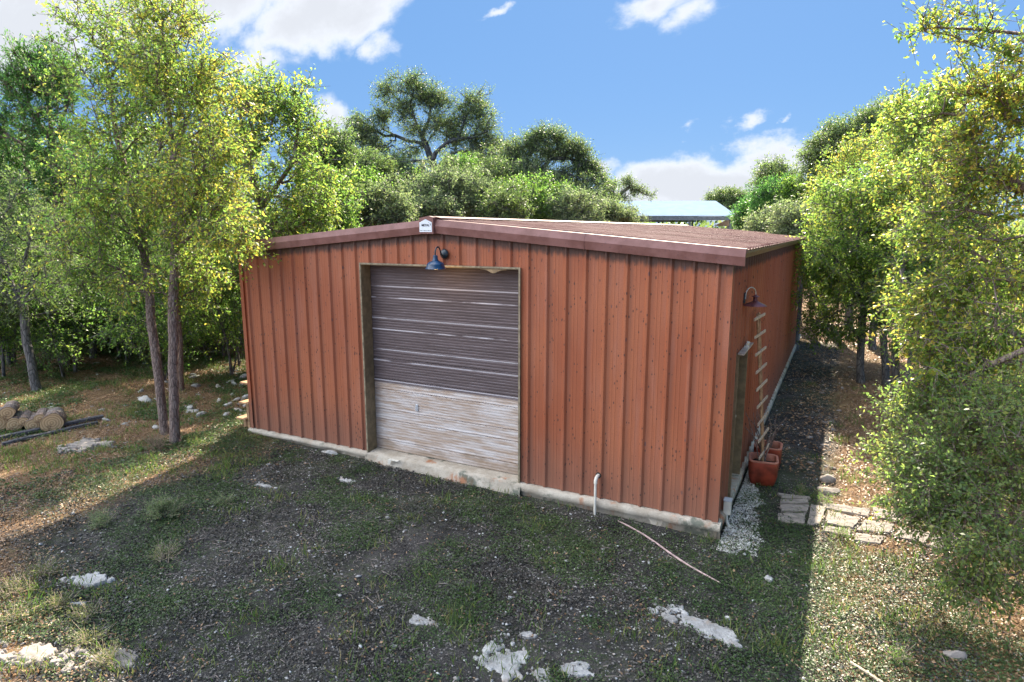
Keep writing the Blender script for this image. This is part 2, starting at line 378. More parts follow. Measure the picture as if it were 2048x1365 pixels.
LF_GRASS = leafmat('grass_blade', [(.06, .12, .02), (.11, .18, .03), (.2, .22, .05), (.30, .24, .10)],
                   [(.12, .3, .02), (.2, .36, .03), (.34, .36, .06), (.4, .3, .12)], .35, .9)
LF_LITTER = leafmat('dead_leaf', [(.15, .08, .035), (.27, .145, .06), (.40, .235, .11), (.52, .35, .19)],
                    [(.1, .06, .03), (.14, .08, .03), (.18, .1, .05), (.2, .12, .06)], .12, 1.2)
LF_CHIP = leafmat('pale_chip', [(.06, .055, .05), (.10, .09, .08), (.17, .15, .13), (.26, .23, .2), (.50, .49, .47)], [(.1, .1, .1), (.1, .1, .1), (.1, .1, .1), (.1, .1, .1)], .02, 1.4)
LF_WEED = leafmat('dry_weed_leaf', [(.08, .11, .03), (.13, .16, .04), (.22, .22, .06), (.34, .26, .10)], [(.16, .26, .04), (.24, .32, .05), (.36, .36, .08), (.4, .3, .1)], .35)
LF_CRUMB = leafmat('soil_crumb', [(.018, .018, .016), (.045, .042, .036), (.085, .075, .062), (.16, .14, .12)], [(.02, .02, .02), (.02, .02, .02)], .02, 1.5)
LF_DRY = leafmat('dry_twig', [(.22, .15, .09), (.34, .25, .16), (.46, .37, .25)], [(.2, .14, .08), (.3, .2, .12), (.3, .2, .12)], .1)
def f_rock(t):
    o = t.n('ShaderNodeNewGeometry').outputs['Position']; n = t.noise(o, 5, 7, .65); f = t.noise(o, 34, 5, .7)
    c = t.mix(t.step(n, .3, .7), (.26, .25, .235), (.52, .51, .49))
    c = t.mix(t.m('MULTIPLY', t.step(f, .5, .72), .55), c, (.12, .115, .10))
    r = t.noise(t.map(o, (1, 1, 1), (5, 5, 5)), 3.2, 5, .6)
    c = t.mix(t.m('MULTIPLY', t.step(r, .56, .7), .5), c, (.36, .25, .16))
    pbr(t, c, .9, 0, bump=t.m('ADD', n, t.m('MULTIPLY', f, .4)), bs=.8, bd=.03, spec=.2)
ROCK = mat('limestone', f_rock)
def f_flag(t):
    o = t.n('ShaderNodeNewGeometry').outputs['Position']; n = t.noise(t.map(o, (1, 3, 1)), 4, 6, .65); f = t.noise(o, 30, 5, .7)
    c = t.mix(t.step(n, .3, .7), (.19, .17, .155), (.36, .31, .27))
    c = t.mix(t.m('MULTIPLY', t.step(f, .5, .72), .5), c, (.14, .13, .12))
    pbr(t, c, .85, 0, bump=t.m('ADD', n, t.m('MULTIPLY', f, .4)), bs=.6, bd=.02, spec=.25)
FLAG = mat('flagstone', f_flag)
def f_peb(t):
    g_ = t.n('ShaderNodeNewGeometry'); r = g_.outputs['Random Per Island']; n = t.noise(g_.outputs['Position'], 30, 4)
    c = t.ramp(r, [(0, (.12, .11, .10)), (.4, (.26, .24, .22)), (.8, (.40, .39, .38)), (.93, (.66, .66, .64)), (1, (.30, .21, .15))])
    c = t.mix(t.m('MULTIPLY', t.step(n, .5, .7), .4), c, (.2, .18, .15))
    pbr(t, c, .85, 0, bump=n, bs=.4, spec=.2)
PEB = mat('pebble', f_peb)
def f_wpeb(t):
    g_ = t.n('ShaderNodeNewGeometry'); r = g_.outputs['Random Per Island']; n = t.noise(g_.outputs['Position'], 40, 3)
    c = t.ramp(r, [(0, (.22, .20, .18)), (.4, (.48, .46, .42)), (1, (.70, .69, .66))])
    pbr(t, c, .8, 0, bump=n, bs=.3, spec=.25)
WPEB = mat('white_pebble', f_wpeb)
def f_ground(t):
    o = t.n('ShaderNodeNewGeometry').outputs['Position']
    sx = t.n('ShaderNodeSeparateXYZ', Vector=o); x, y = sx.outputs[0], sx.outputs[1]
    n1 = t.noise(o, .55, 5, .6); n2 = t.noise(o, 2.2, 7, .65); n3 = t.noise(o, 14, 6, .7); n4 = t.noise(o, 60, 4, .75)
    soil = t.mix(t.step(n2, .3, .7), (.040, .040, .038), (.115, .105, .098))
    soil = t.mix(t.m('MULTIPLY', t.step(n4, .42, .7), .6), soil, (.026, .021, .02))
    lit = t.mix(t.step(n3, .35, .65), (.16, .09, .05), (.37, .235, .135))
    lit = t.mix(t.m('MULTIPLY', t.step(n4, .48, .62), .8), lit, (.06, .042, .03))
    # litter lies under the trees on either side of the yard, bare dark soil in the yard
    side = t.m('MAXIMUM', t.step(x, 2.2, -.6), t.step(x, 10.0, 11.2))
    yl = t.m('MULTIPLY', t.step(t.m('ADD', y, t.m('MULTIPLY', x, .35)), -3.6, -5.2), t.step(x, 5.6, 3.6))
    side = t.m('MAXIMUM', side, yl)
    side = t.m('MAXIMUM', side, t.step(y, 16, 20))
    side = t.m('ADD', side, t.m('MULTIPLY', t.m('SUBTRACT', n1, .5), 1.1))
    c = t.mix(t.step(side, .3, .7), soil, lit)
    gm = t.step(t.m('ADD', t.m('MULTIPLY', n1, .5), t.m('MULTIPLY', n3, .5)), .48, .58)
    grn = t.mix(t.step(n4, .35, .65), (.028, .05, .016), (.085, .12, .03))
    c = t.mix(t.m('MULTIPLY', gm, .42), c, grn)
    vo = t.n('ShaderNodeTexVoronoi', dict(feature='F1'), Vector=o, Scale=26.0)
    kr = t.n('ShaderNodeSeparateColor', Color=vo.outputs['Color'])
    pm = t.m('MULTIPLY', t.step(vo.outputs['Distance'], .34, .26), t.step(t.m('ADD', kr.outputs[0], t.m('MULTIPLY', t.m('SUBTRACT', n2, .5), 1.6)), .80, .86))
    c = t.mix(t.m('MULTIPLY', pm, .8), c, t.mix(kr.outputs[1], (.30, .27, .24), (.55, .52, .48)))
    h = t.m('ADD', t.m('ADD', t.m('MULTIPLY', n3, .6), t.m('MULTIPLY', n4, .5)), t.m('MULTIPLY', pm, .5))
    pbr(t, c, .95, 0, bump=h, bs=1.0, bd=.045, spec=.15)
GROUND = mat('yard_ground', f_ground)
def f_log(t):
    o = oc(t); r = t.n('ShaderNodeVectorMath', dict(operation='LENGTH'), i0=t.map(o, (1, 0, 1))).outputs[1]
    n = t.noise(o, 6, 5); ring = t.m('FRACT', t.m('ADD', t.m('MULTIPLY', r, 22), t.m('MULTIPLY', n, 1.2)))
    c = t.mix(ring, (.42, .22, .09), (.80, .58, .33)); c = t.mix(t.step(n, .55, .7), c, (.2, .1, .05))
    pbr(t, c, .8, 0, bump=n, bs=.3)
LOGEND = mat('cut_wood', f_log)
DARKWOOD = plain('wet_dark_wood', (.09, .085, .09), .7, var=.4, scale=25)
BULB = mat('lit_bulb', lambda t: out(t, t.n('ShaderNodeEmission', Color=(1, .62, .22), Strength=14)))

# ------------------------------------------------------------------ setting: ground
def grid_ground():
    def axis(a, b, lo_, hi_, fine, coarse):
        left = [lo_-coarse*(1.18**i-1)/.18*.35 for i in range(0, 60)]; left = [q for q in left if q > a]+[a]
        right = [hi_+coarse*(1.18**i-1)/.18*.35 for i in range(0, 60)]; right = [q for q in right if q < b]+[b]
        return np.array(sorted(set(np.round(left+list(np.arange(lo_, hi_, fine))+right, 4))))
    xs = axis(-400, 400, -10, 14, .12, .5); ys = axis(-60, 500, -8, 10, .12, .5)
    X, Y = np.meshgrid(xs, ys, indexing='ij'); Z = ground(X, Y)
    near = (X > -12) & (X < 15) & (Y > -9) & (Y < 12)
    Z = Z+np.where(near, .03*(fbm(X*6, Y*6, 21, 3)-.5), 0)
    V = np.stack([X, Y, Z], -1).reshape(-1, 3); nx, ny = len(xs), len(ys)
    i, j = np.meshgrid(np.arange(nx-1), np.arange(ny-1), indexing='ij'); b = (i*ny+j).ravel()
    F = np.stack([b, b+ny, b+ny+1, b+1], -1)
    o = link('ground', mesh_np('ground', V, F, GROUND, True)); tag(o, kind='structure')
grid_ground()

# ------------------------------------------------------------------ the shed
WID, LEN, SL, ZR = 9.144, 18.2, .0857, 4.12
def zroof(x): return ZR-SL*abs(x-WID/2)
shed = thing('metal_shed', 'long rust red ribbed metal shed with low gable roof and roll up door', 'shed', (WID/2, LEN/2, -.15))
def P(mb, name, m, parent=None, **k):
    o = mb.build(name, m, None, **k); par = parent or shed
    o.parent = par; o.matrix_parent_inverse = Matrix.Translation(-Vector(par_loc(par))); return o
def par_loc(p):
    v = Vector((0, 0, 0))
    while p is not None and p.type == 'EMPTY': v += p.location; p = p.parent
    return v
def rib_profile(s0, s1, ph=0.0):
    pts = []
    mod = .3048
    k = math.floor((s0-ph)/mod)-1
    while k*mod+ph < s1+mod:
        c = k*mod+ph
        for ds, h in [(-.042, 0), (-.013, .034), (.013, .034), (.042, 0), (.112, 0), (.12, .003), (.13, .003), (.138, 0), (.168, 0), (.176, .003), (.186, .003), (.194, 0)]:
            pts.append((c+ds, h))
        k += 1
    P_ = [(s, h) for s, h in pts if s0 < s < s1]
    return [(s0, 0)]+P_+[(s1, 0)]
def panel(mb, axis, const, sign, s0, s1, zb, zt, ph=0.0):
    prof = rib_profile(s0, s1, ph); n = len(prof); v = []
    brk = [i for i in range(n)]
    for (s, h) in prof:
        b = zb(s) if callable(zb) else zb; t_ = zt(s) if callable(zt) else zt
        for z in (b, t_):
            v.append((s, const+sign*h, z) if axis == 'x' else (const+sign*h, s, z))
    mb.add(v, [(2*i, 2*i+2, 2*i+3, 2*i+1) for i in range(n-1)])
wt = lambda x: zroof(x)-.045
fw_ = MB(); OP0, OP1, OPH = 3.048, 6.096, 3.376
panel(fw_, 'x', 0, -1, .0, OP0, -.004, wt, .15)
panel(fw_, 'x', 0, -1, OP1, WID, -.004, wt, .15)
panel(fw_, 'x', 0, -1, OP0, OP1, OPH, wt, .15)
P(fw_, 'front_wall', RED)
sw = MB()
D0, D1, DH = .97, 1.93, 2.15
panel(sw, 'y', WID, 1, 0, D0, -.004, wt(WID), .15); panel(sw, 'y', WID, 1, D1, LEN, -.004, wt(WID), .15)
panel(sw, 'y', WID, 1, D0, D1, DH, wt(WID), .15)
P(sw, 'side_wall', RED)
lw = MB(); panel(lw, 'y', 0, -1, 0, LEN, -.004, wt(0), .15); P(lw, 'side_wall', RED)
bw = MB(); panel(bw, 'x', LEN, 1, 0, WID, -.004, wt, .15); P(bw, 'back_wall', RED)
for (x, y, sx_, sy_) in [(0, 0, -1, -1), (WID, 0, 1, -1), (0, LEN, -1, 1), (WID, LEN, 1, 1)]:
    c = MB()
    xo, yo = x+sx_*.036, y+sy_*.036
    xi, yi = x-sx_*.05, y-sy_*.05
    zt = zroof(x)-.06
    c.box((min(xo, xi), min(yo, yo-sy_*.003), -.006), (max(xo, xi), max(yo, yo-sy_*.003), zt))
    c.box((min(xo, xo-sx_*.003), min(yo-sy_*.004, yi), -.006), (max(xo, xo-sx_*.003), max(yo-sy_*.004, yi), zt))
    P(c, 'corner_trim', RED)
# roof sheets with ribs running from ridge to eave
for sgn in (1, -1):
    r = MB(); prof = rib_profile(-.04, LEN+.06, .15); v = []
    xe = WID/2+sgn*(WID/2+.17)
    for (s, h) in prof:
        v.append((WID/2, s, ZR+h)); v.append((xe, s, zroof(xe)+h))
    r.add(v, [(2*i, 2*i+1, 2*i+3, 2*i+2) for i in range(len(prof)-1)])
    # underside, so the sheet has a thickness at the eave
    v2 = [(a, b, c-.012) for a, b, c in v]
    r.add(v2, [(2*i, 2*i+2, 2*i+3, 2*i+1) for i in range(len(prof)-1)])
    e_ = [v[2*i+1] for i in range(len(prof))]+[v2[2*i+1] for i in range(len(prof))]; n = len(prof)
    r.add(e_, [(i, i+1, n+i+1, n+i) for i in range(n-1)])
    P(r, 'roof', ROOF)
    # rake trim, front and back
    for (yb, sy_) in ((-.0, 1), (LEN, -1)):
        t_ = MB(); q = [(.10, .018), (-.055, .018), (-.105, -.085), (-.080, -.20), (-.038, -.20), (-.038, -.05), (.10, -.02)]
        x0 = WID/2+sgn*.0; prof3 = [(x0, yb+sy_*a, ZR+b) for a, b in q]
        t_.prism(prof3, (xe+sgn*.01-x0, 0, zroof(xe)-ZR-.001))
        P(t_, 'rake_trim', TRIM)
        if sgn == 1 and sy_ == 1:
            for xs_ in (7.15,):
                s_ = MB(); qq = [(a*1.03-.002, b*1.03) for a, b in q[:4]]
                s_.prism([(xs_, a, zroof(xs_)+b) for a, b in qq]+[(xs_, a+.01, zroof(xs_)+b) for a, b in qq[::-1]], (.012, 0, -.001)); P(s_, 'trim_joint', TRIM)
    ev = MB(); xa = WID/2+sgn*(WID/2+.045); xb = WID/2+sgn*(WID/2+.125)
    ev.prism([(xa, .02, zroof(WID)-.155), (xa, .02, zroof(WID)-.03), (xb, .02, zroof(WID)-.035), (xb, .02, zroof(WID)-.07)], (0, LEN-.04, 0))
    P(ev, 'eave_trim', TANTRIM if sgn == 1 else TRIM)
rc = MB(); rc.prism([(WID/2-.16, -.05, ZR+.026), (WID/2, -.05, ZR+.052), (WID/2+.16, -.05, ZR+.026), (WID/2+.16, -.05, ZR+.036), (WID/2, -.05, ZR+.064), (WID/2-.16, -.05, ZR+.036)], (0, LEN+.1, 0))
P(rc, 'ridge_cap', TRIM)
pk = MB(); pk.prism([(WID/2-.215, -.135, 3.905), (WID/2+.06, -.135, 3.905), (WID/2+.06, -.135, 4.165), (WID/2-.03, -.135, 4.185), (WID/2-.215, -.135, 4.155)], (0, .12, 0))
P(pk, 'peak_box', TRIM, bevel=.004)
plate = MB(); px0, px1 = WID/2-.20, WID/2+.035; pm_ = (px0+px1)/2
plate.prism([(px0, -.143, 3.935), (px1, -.143, 3.935), (px1, -.143, 4.085), (pm_, -.143, 4.135), (px0, -.143, 4.085)], (0, .007, 0))
plo = P(plate, 'name_plate', SIGNW)
def text_mesh(name, body, size, loc, rot, m, parent, ext=.001):
    cu = bpy.data.curves.new(name, 'FONT'); cu.body = body; cu.size = size; cu.extrude = ext; cu.align_x = 'CENTER'; cu.offset = .0012
    o = bpy.data.objects.new(name, cu); COL.objects.link(o); o.location = loc; o.rotation_euler = rot
    dg = bpy.context.evaluated_depsgraph_get(); dg.update(); me = bpy.data.meshes.new_from_object(o.evaluated_get(dg)); mw = o.matrix_basis.copy()
    bpy.data.objects.remove(o); me.transform(mw); me.materials.clear(); me.materials.append(m)
    q = link(name, me); q.parent = parent; return q
sg = text_mesh('lettering', 'METAL', .05, (pm_, -.1455, 4.025), (R(90), 0, 0), INK, plo); sg.matrix_parent_inverse = Matrix.Identity(4)
em = MB()
for i in range(9):
    a = px0+.015+i*.0235; em.box((a, -.1455, 3.955), (a+(.012 if i % 3 else .019), -.1435, 3.963))
eo = em.build('small_print', INK); eo.parent = plo; em = MB()
em.prism([(px1-.03, -.1455, 4.04), (px1-.018, -.1455, 4.04), (px1-.022, -.1455, 4.068), (px1-.034, -.1455, 4.074)], (0, .002, 0))
eo = em.build('emblem_stroke', INK); eo.parent = plo; em = MB()
em.prism([(px1-.075, -.1455, 4.092), (px1-.045, -.1455, 4.079), (px1-.05, -.1455, 4.087)], (0, .002, 0))
eo = em.build('emblem', INK); eo.parent = plo
# recessed roller door
dr = MB(); v = []; zz = 0.0; prof = []
YD = .20
zs = []
z = 0.0
while z < OPH:
    base = z % .565
    big = base < .02 or abs(base-.19) < .012
    prof.append((YD+(.016 if big else .004), z)); prof.append((YD+(.016 if big else .004), z+.008))
    prof.append((YD-(.004 if (base < .02 or abs(base-.19) < .012) else 0), z+.016)); prof.append((YD, z+.038))
    z += .0475
prof.append((YD, OPH+.03))
for (y_, z_) in prof: v += [(OP0-.02, y_, z_), (OP1+.02, y_, z_)]
dr.add(v, [(2*i, 2*i+1, 2*i+3, 2*i+2) for i in range(len(prof)-1)])
do = P(dr, 'roller_door', DOOR)
hk = MB(); hk.tube([(3.98, YD-.01, .93), (3.98, YD-.045, .93), (3.98, YD-.045, .84), (3.98, YD-.01, .84)], .009, 8); hk.box((3.955, YD-.012, .82), (4.005, YD-.006, .95))
ho = hk.build('handle', GREYPL, do)
for nm, (a, b) in dict(j1=((OP0-.028, -.042, -.01), (OP0, YD-.006, OPH+.03)), j2=((OP1, -.042, -.01), (OP1+.028, YD-.006, OPH+.03)), j3=((OP0, -.042, OPH), (OP1, YD-.006, OPH+.03))).items():
    P(MB().box(a, b), 'door_jamb', JAMB)
for a, b in (((OP0-.034, -.052, -.012), (OP0-.008, -.0425, OPH+.036)), ((OP1+.008, -.052, -.012), (OP1+.034, -.0425, OPH+.036)), ((OP0-.008, -.052, OPH+.010), (OP1+.008, -.0425, OPH+.036))):
    P(MB().box(a, b), 'door_edge_trim', TANTRIM)
# drooping tan flap under the door head
fl = MB(); A = []
for i in range(13):
    t_ = i/12; A.append((5.42+.46*t_, -.035+.02*math.sin(t_*9), OPH-.006)); A.append((5.42+.46*t_, -.02, OPH-.008-.055*math.exp(-((t_-.5)/.2)**2)-.006))
fl.add(A, [(2*i, 2*i+2, 2*i+3, 2*i+1) for i in range(12)]); P(fl, 'weather_strip', TAN)
# side door, recessed
dj = MB(); XI = WID-.10
dj.box((XI, D0-.03, -.03), (WID+.05, D0, DH+.03)); dj.box((XI, D1, -.03), (WID+.05, D1+.03, DH+.03)); dj.box((XI, D0, DH), (WID+.05, D1, DH+.03))
P(dj, 'side_door_frame', JAMB)
sd = MB(); sd.box((XI-.04, D0+.001, .02), (XI-.001, D1-.001, DH-.001))
for k in range(2): sd.box((XI-.001, D0+.14, .2+k*.95), (XI+.012, D1-.14, .98+k*.95))
sdo = P(sd, 'side_door', JAMB)
kn = MB(); kn.lathe([(0, .05), (.02, .045), (.028, .03), (.02, .012), (.01, .0)], n=14)
kv = [(XI+z_-.0, D1-.08+x_, 1.0+y_) for x_, y_, z_ in kn.v]; kn.v = kv; kn.build('door_knob', PALEM, sdo).matrix_parent_inverse = Matrix.Identity(4)
hd = MB(); hd.box((WID+.034, D0-.05, DH+.031), (WID+.12, D1+.05, DH+.055)); P(hd, 'drip_cap', PALEM)
P(MB().box((XI, D0+.002, -.06), (WID+.07, D1-.002, -.002)), 'side_threshold', CONC)
# dark openings far down the side wall
for (y0, y1, z0, z1) in ((13.9, 14.9, 1.35, 2.45), (16.2, 17.2, .0, 2.2)):
    f = MB(); f.box((WID+.033, y0, z0), (WID+.06, y1, z1)); fo = P(f, 'side_opening', JAMB)
    g_ = MB().box((WID+.061, y0+.07, z0+.07), (WID+.064, y1-.07, z1-.07)).build('dark_panel', DARKIN, fo); g_.matrix_parent_inverse = Matrix.Identity(4)
# foundation with a ragged ledge
rng = np.random.default_rng(5)
fd = MB(); fd.box((-.02, -.03, -.7), (WID+.02, LEN+.02, -.03)); P(fd, 'foundation', CONC)
def ledge(x0, x1, axis, const, sgn, drop=.10):
    n = int((x1-x0)/.035); s = np.linspace(x0, x1, n); V = []
    t1 = .012*(fbm(s*3, s*0+const, 5)-.5)+.014*(fbm(s*13, s*0, 8)-.5); o1 = .04+.03*fbm(s*4, s*0+3, 6); o2 = .05+.03*fbm(s*2.2, s*0+7, 7); dd = drop+.045*(fbm(s*1.8, s*0, 11)-.5)
    for i in range(n):
        for (off, z) in ((-.03, -.012), (o1[i]*.7, -.012+t1[i]), (o1[i]+.022, -.035+t1[i]), (o2[i]+.02, -dd[i]), (o2[i]*.5, -dd[i]-.02), (o2[i]*.55, -.6)):
            V.append((s[i], const+sgn*off, z) if axis == 'x' else (const+sgn*off, s[i], z))
    m_ = 6; b = (np.arange(n-1)[:, None]*m_+np.arange(m_-1)[None]).ravel()
    F = np.stack([b, b+1, b+m_+1, b+m_], -1)
    o = link('foundation_ledge', mesh_np('foundation_ledge', V, F, CONC, True)); o.parent = shed; o.matrix_parent_inverse = Matrix.Translation(-shed.location)
ledge(-.06, OP0-.02, 'x', 0, -1, .09); ledge(OP1-.0, WID+.075, 'x', 0, -1, .13); ledge(-.06, D0, 'y', WID, 1, .12); ledge(D0, LEN, 'y', WID, 1, .12); ledge(-.05, LEN, 'y', 0, -1)
# sloped sill in front of the roller door
n = 60; sx_ = np.linspace(OP0-.05, OP1+.06, n); V = []
for i, s in enumerate(sx_):
    q = float(fbm(s*2.5, 1.0, 30)); q2 = float(fbm(s*9, 4.0, 31))
    for (y, z) in ((YD+.02, -.001), (.05, -.008), (-.07, -.03), (-.06-.03*q, -.045-.02*q2), (-.075-.06*q, -.10-.03*q2), (-.085-.07*q, -.3)): V.append((s, y, z+.008*(q2-.5)))
b = (np.arange(n-1)[:, None]*6+np.arange(5)[None]).ravel(); F = np.stack([b, b+6, b+7, b+1], -1)
o = link('door_sill', mesh_np('door_sill', V, F, CONC, True)); o.parent = shed; o.matrix_parent_inverse = Matrix.Translation(-shed.location)

# ------------------------------------------------------------------ things on and around the shed
def arc(c, r, a0, a1, n, ux, uz=(0, 0, 1)):
    c = np.array(c); ux = np.array(ux, float); uz = np.array(uz, float)
    return [c+r*(math.cos(a0+(a1-a0)*i/(n-1))*ux+math.sin(a0+(a1-a0)*i/(n-1))*uz) for i in range(n)]
# blue barn lamp over the door
L1 = np.array([4.765, -.036, 3.59]); S1 = np.array([4.80, -.34, 3.475])
lamp = thing('wall_lamp', 'blue gooseneck barn lamp, lit, above the roll up door', 'lamp', L1)
q = MB(); q.lathe([(0, .04), (.03, .038), (.06, .028), (.075, .01), (.078, 0), (0, 0)]); q.v = [(x, -z, y) for x, y, z in q.v]; wp = q.build('wall_plate', BLACKM, lamp, smooth=True)
d = (S1-L1)[:2]; dist = np.linalg.norm(d); hx = np.array([d[0]/dist, d[1]/dist, 0])
pth = [hx*.02+(0, 0, -.03), hx*.06+(0, 0, -.03), hx*.11+(0, 0, .0)]+arc((hx*(dist-.085)+(0, 0, .03)), .085, math.pi*.9, 0, 12, hx)+[np.array([*(hx[:2]*dist), -.04])]
MB().tube(pth, .0115, 10).build('arm', BLACKM, lamp, smooth=True)
sc = S1-L1
q = MB(); q.lathe([(0, .105), (.03, .105), (.036, .10), (.04, .05), (.046, .04), (.05, .02), (.10, .0), (.135, -.03), (.143, -.07), (.158, -.10), (.162, -.103), (.155, -.105), (.138, -.07), (.13, -.034), (.09, -.006), (0, .004)], sc, 36)
q.build('shade', BLUE, lamp, smooth=True)
q = MB(); q.lathe([(0, -.015), (.028, -.03), (.036, -.065), (.024, -.095), (0, -.104)], sc, 16); q.build('bulb', BULB, lamp, smooth=True)
pl = bpy.data.lights.new('lamp_light', 'POINT'); pl.energy = 1.3; pl.color = (1, .58, .2); pl.shadow_soft_size = .04
po = bpy.data.objects.new('lamp_light', pl); COL.objects.link(po); po.parent = lamp; po.location = tuple(sc+np.array([0, 0, -.14]))
# copper lamp on the side wall
L2 = np.array([WID+.034, 1.18, 2.99]); lamp2 = thing('wall_lamp', 'aged copper gooseneck lamp with wide flat shade on the long side wall', 'lamp', L2)
q = MB(); q.box((0, -.04, -.08), (.02, .04, .08)); q.build('wall_plate', BLACKM, lamp2, bevel=.006)
hx = np.array([.62, .78, 0]); hx /= np.linalg.norm(hx)
pth = [np.array([.02, 0, -.02])]+[hx*.03+(0, 0, .02)]+arc(hx*.13+np.array([0, 0, .05]), .095, math.pi, .1, 14, hx)+[hx*.225+np.array([0, 0, .02])]
MB().tube(pth, .009, 8).build('arm', PALEM, lamp2, smooth=True)
c2_ = hx*.225+np.array([0, 0, -.10])
q = MB(); q.lathe([(r_*.7, z_*.72) for r_, z_ in [(0, .20), (.02, .195), (.03, .17), (.075, .155), (.078, .145), (.045, .14), (.05, .06), (.07, .045), (.20, -.01), (.235, -.035), (.24, -.04), (.20, -.022), (.05, .02), (0, .03)]], c2_, 36)
q.build('shade', COPPER, lamp2, smooth=True)
q = MB(); q.lathe([(0, .02), (.02, 0), (.024, -.015), (.014, -.03), (0, -.034)], c2_, 14); q.build('bulb', PALEM, lamp2, smooth=True)
# small white fitting above the side door
q = MB(); q.box((WID+.05, 1.42, DH+.057), (WID+.11, 1.56, DH+.085)); q.tube([(WID+.08, 1.46, DH+.08), (WID+.10, 1.45, DH+.14)], .022, 10); q.tube([(WID+.08, 1.53, DH+.08), (WID+.10, 1.54, DH+.14)], .022, 10)
tag(q.build('security_light', PVC), 'small white twin spotlight on the drip cap over the side door', 'light')
# white water pipe rising from the ground
pp = thing('water_pipe', 'white plastic pipe stub with elbow rising beside the foundation into the front wall', 'pipe', (7.43, -.13, -.22))
q = MB(); q.tube([(0, 0, -.05), (0, 0, .50)], .0205, 12); q.build('riser', PVC, pp, smooth=True)
q = MB(); q.tube([(0, 0, .48), (0, 0, .53), (.004, .02, .565), (.008, .06, .58), (.008, .13, .58)], [.027, .027, .027, .027, .024], 12); q.build('elbow', PVC, pp, smooth=True)
q = MB(); q.tube([(.008, .093, .58), (.008, .10, .58)], .045, 14); q.build('wall_collar', DARKIN, pp, smooth=True)
# electrical box on the corner
jb = thing('junction_box', 'pale grey plastic junction box with a bent conduit at the shed corner', 'junction box', (WID+.085, .42, -.05))
q = MB(); q.box((-.045, -.055, .0), (.055, .055, .2)); q.build('box', PVC, jb, bevel=.008)
q = MB(); q.box((-.05, -.06, .2), (.062, .062, .225)); q.build('lid', GREYPL, jb, bevel=.005)
q = MB(); q.tube([(0, 0, .01), (0, 0, -.08), (.01, .0, -.13), (.05, -.02, -.19), (.12, -.04, -.23)], .022, 12); q.build('conduit', PVC, jb, smooth=True)
# white bracket on the sill
q = MB(); q.box((3.58, -.17, -.028), (3.80, -.10, -.018)); q.prism([(3.58, -.17, -.10), (3.63, -.17, -.10), (3.66, -.17, -.028), (3.58, -.17, -.028)], (0, .008, 0))
tag(q.build('plastic_bracket', PVC), 'small white plastic angle piece lying on the door sill', 'bracket')
# terracotta pots
def pot(x, y, s, label, rz):
    z = float(ground(x, y)); t_ = thing('flower_pot', label, 'flower pot', (x, y, z-.01), rz, 'glazed square pots by the side wall')
    def sq(r, z_, n=9):
        pts = []
        for cx, cy_, a0 in ((1, 1, 0), (-1, 1, 90), (-1, -1, 180), (1, -1, 270)):
            for i in range(n):
                a = R(a0+90*i/(n-1)); rc_ = r*.38; pts.append((cx*(r-rc_)+rc_*math.cos(a), cy_*(r-rc_)+rc_*math.sin(a), z_))
        return pts
    def loft(levels):
        mb = MB(); vs = []; m_ = len(levels[0])
        for l in levels: vs += l
        fs = [(i*m_+k, i*m_+(k+1) % m_, (i+1)*m_+(k+1) % m_, (i+1)*m_+k) for i in range(len(levels)-1) for k in range(m_)]
        mb.add(vs, fs); return mb
    mb = loft([sq(.155*s, 0), sq(.18*s, .03), sq(.215*s, .18*s), sq(.222*s, .36*s), sq(.218*s, .40*s)])
    mb.f.append(tuple(range(36))[::-1]); mb.build('body', TERRA, t_, smooth=True)
    loft([sq(.218*s, .40*s), sq(.222*s, .418*s), sq(.212*s, .426*s), sq(.188*s, .422*s), sq(.184*s, .40*s), sq(.18*s, .28*s)]).build('rim', TERRIM, t_, smooth=True)
    mb = MB(); mb.add([(a, b, c+.01*math.sin(a*40+b*31)) for a, b, c in sq(.185*s, .32*s)]+[(0, 0, .325*s)], [(k, (k+1) % 36, 36) for k in range(36)]); mb.build('soil', SOIL, t_)
    return t_
pot(9.50, 2.42, 1.06, 'front terracotta red square pot holding the foot of the trellis', .12)
pot(9.50, 3.18, 1.06, 'rear terracotta red square pot, partly hidden behind the front pot', .05)
# dead vine stems in the pots
def stems(x, y, z, n, h, name, label, seed):
    rg = random.Random(seed); mb = MB()
    for i in range(n):
        p = np.array([x+rg.uniform(-.05, .05), y+rg.uniform(-.06, .06), z]); path = [p]; dr_ = np.array([rg.uniform(-.25, .15), rg.uniform(-.3, .3), 1.])
        for k in range(8):
            dr_ = dr_+np.array([rg.uniform(-.3, .3), rg.uniform(-.3, .3), 0]); dr_[2] = 1; p = p+dr_/np.linalg.norm(dr_)*h/8*rg.uniform(.7, 1.2); path.append(p)
        mb.tube(path, [.011*(1-j/9.5)+.002 for j in range(9)], 6)
    return tag(mb.build(name, WOODP if seed % 2 else BARK_ELM, None), label, 'vine')
stems(9.48, 2.45, .10, 6, .95, 'dry_vine', 'bare grey vine stems climbing out of the front pot', 4)
stems(9.50, 3.2, .10, 5, .75, 'dry_vine', 'bare twiggy stems standing in the rear pot', 6)
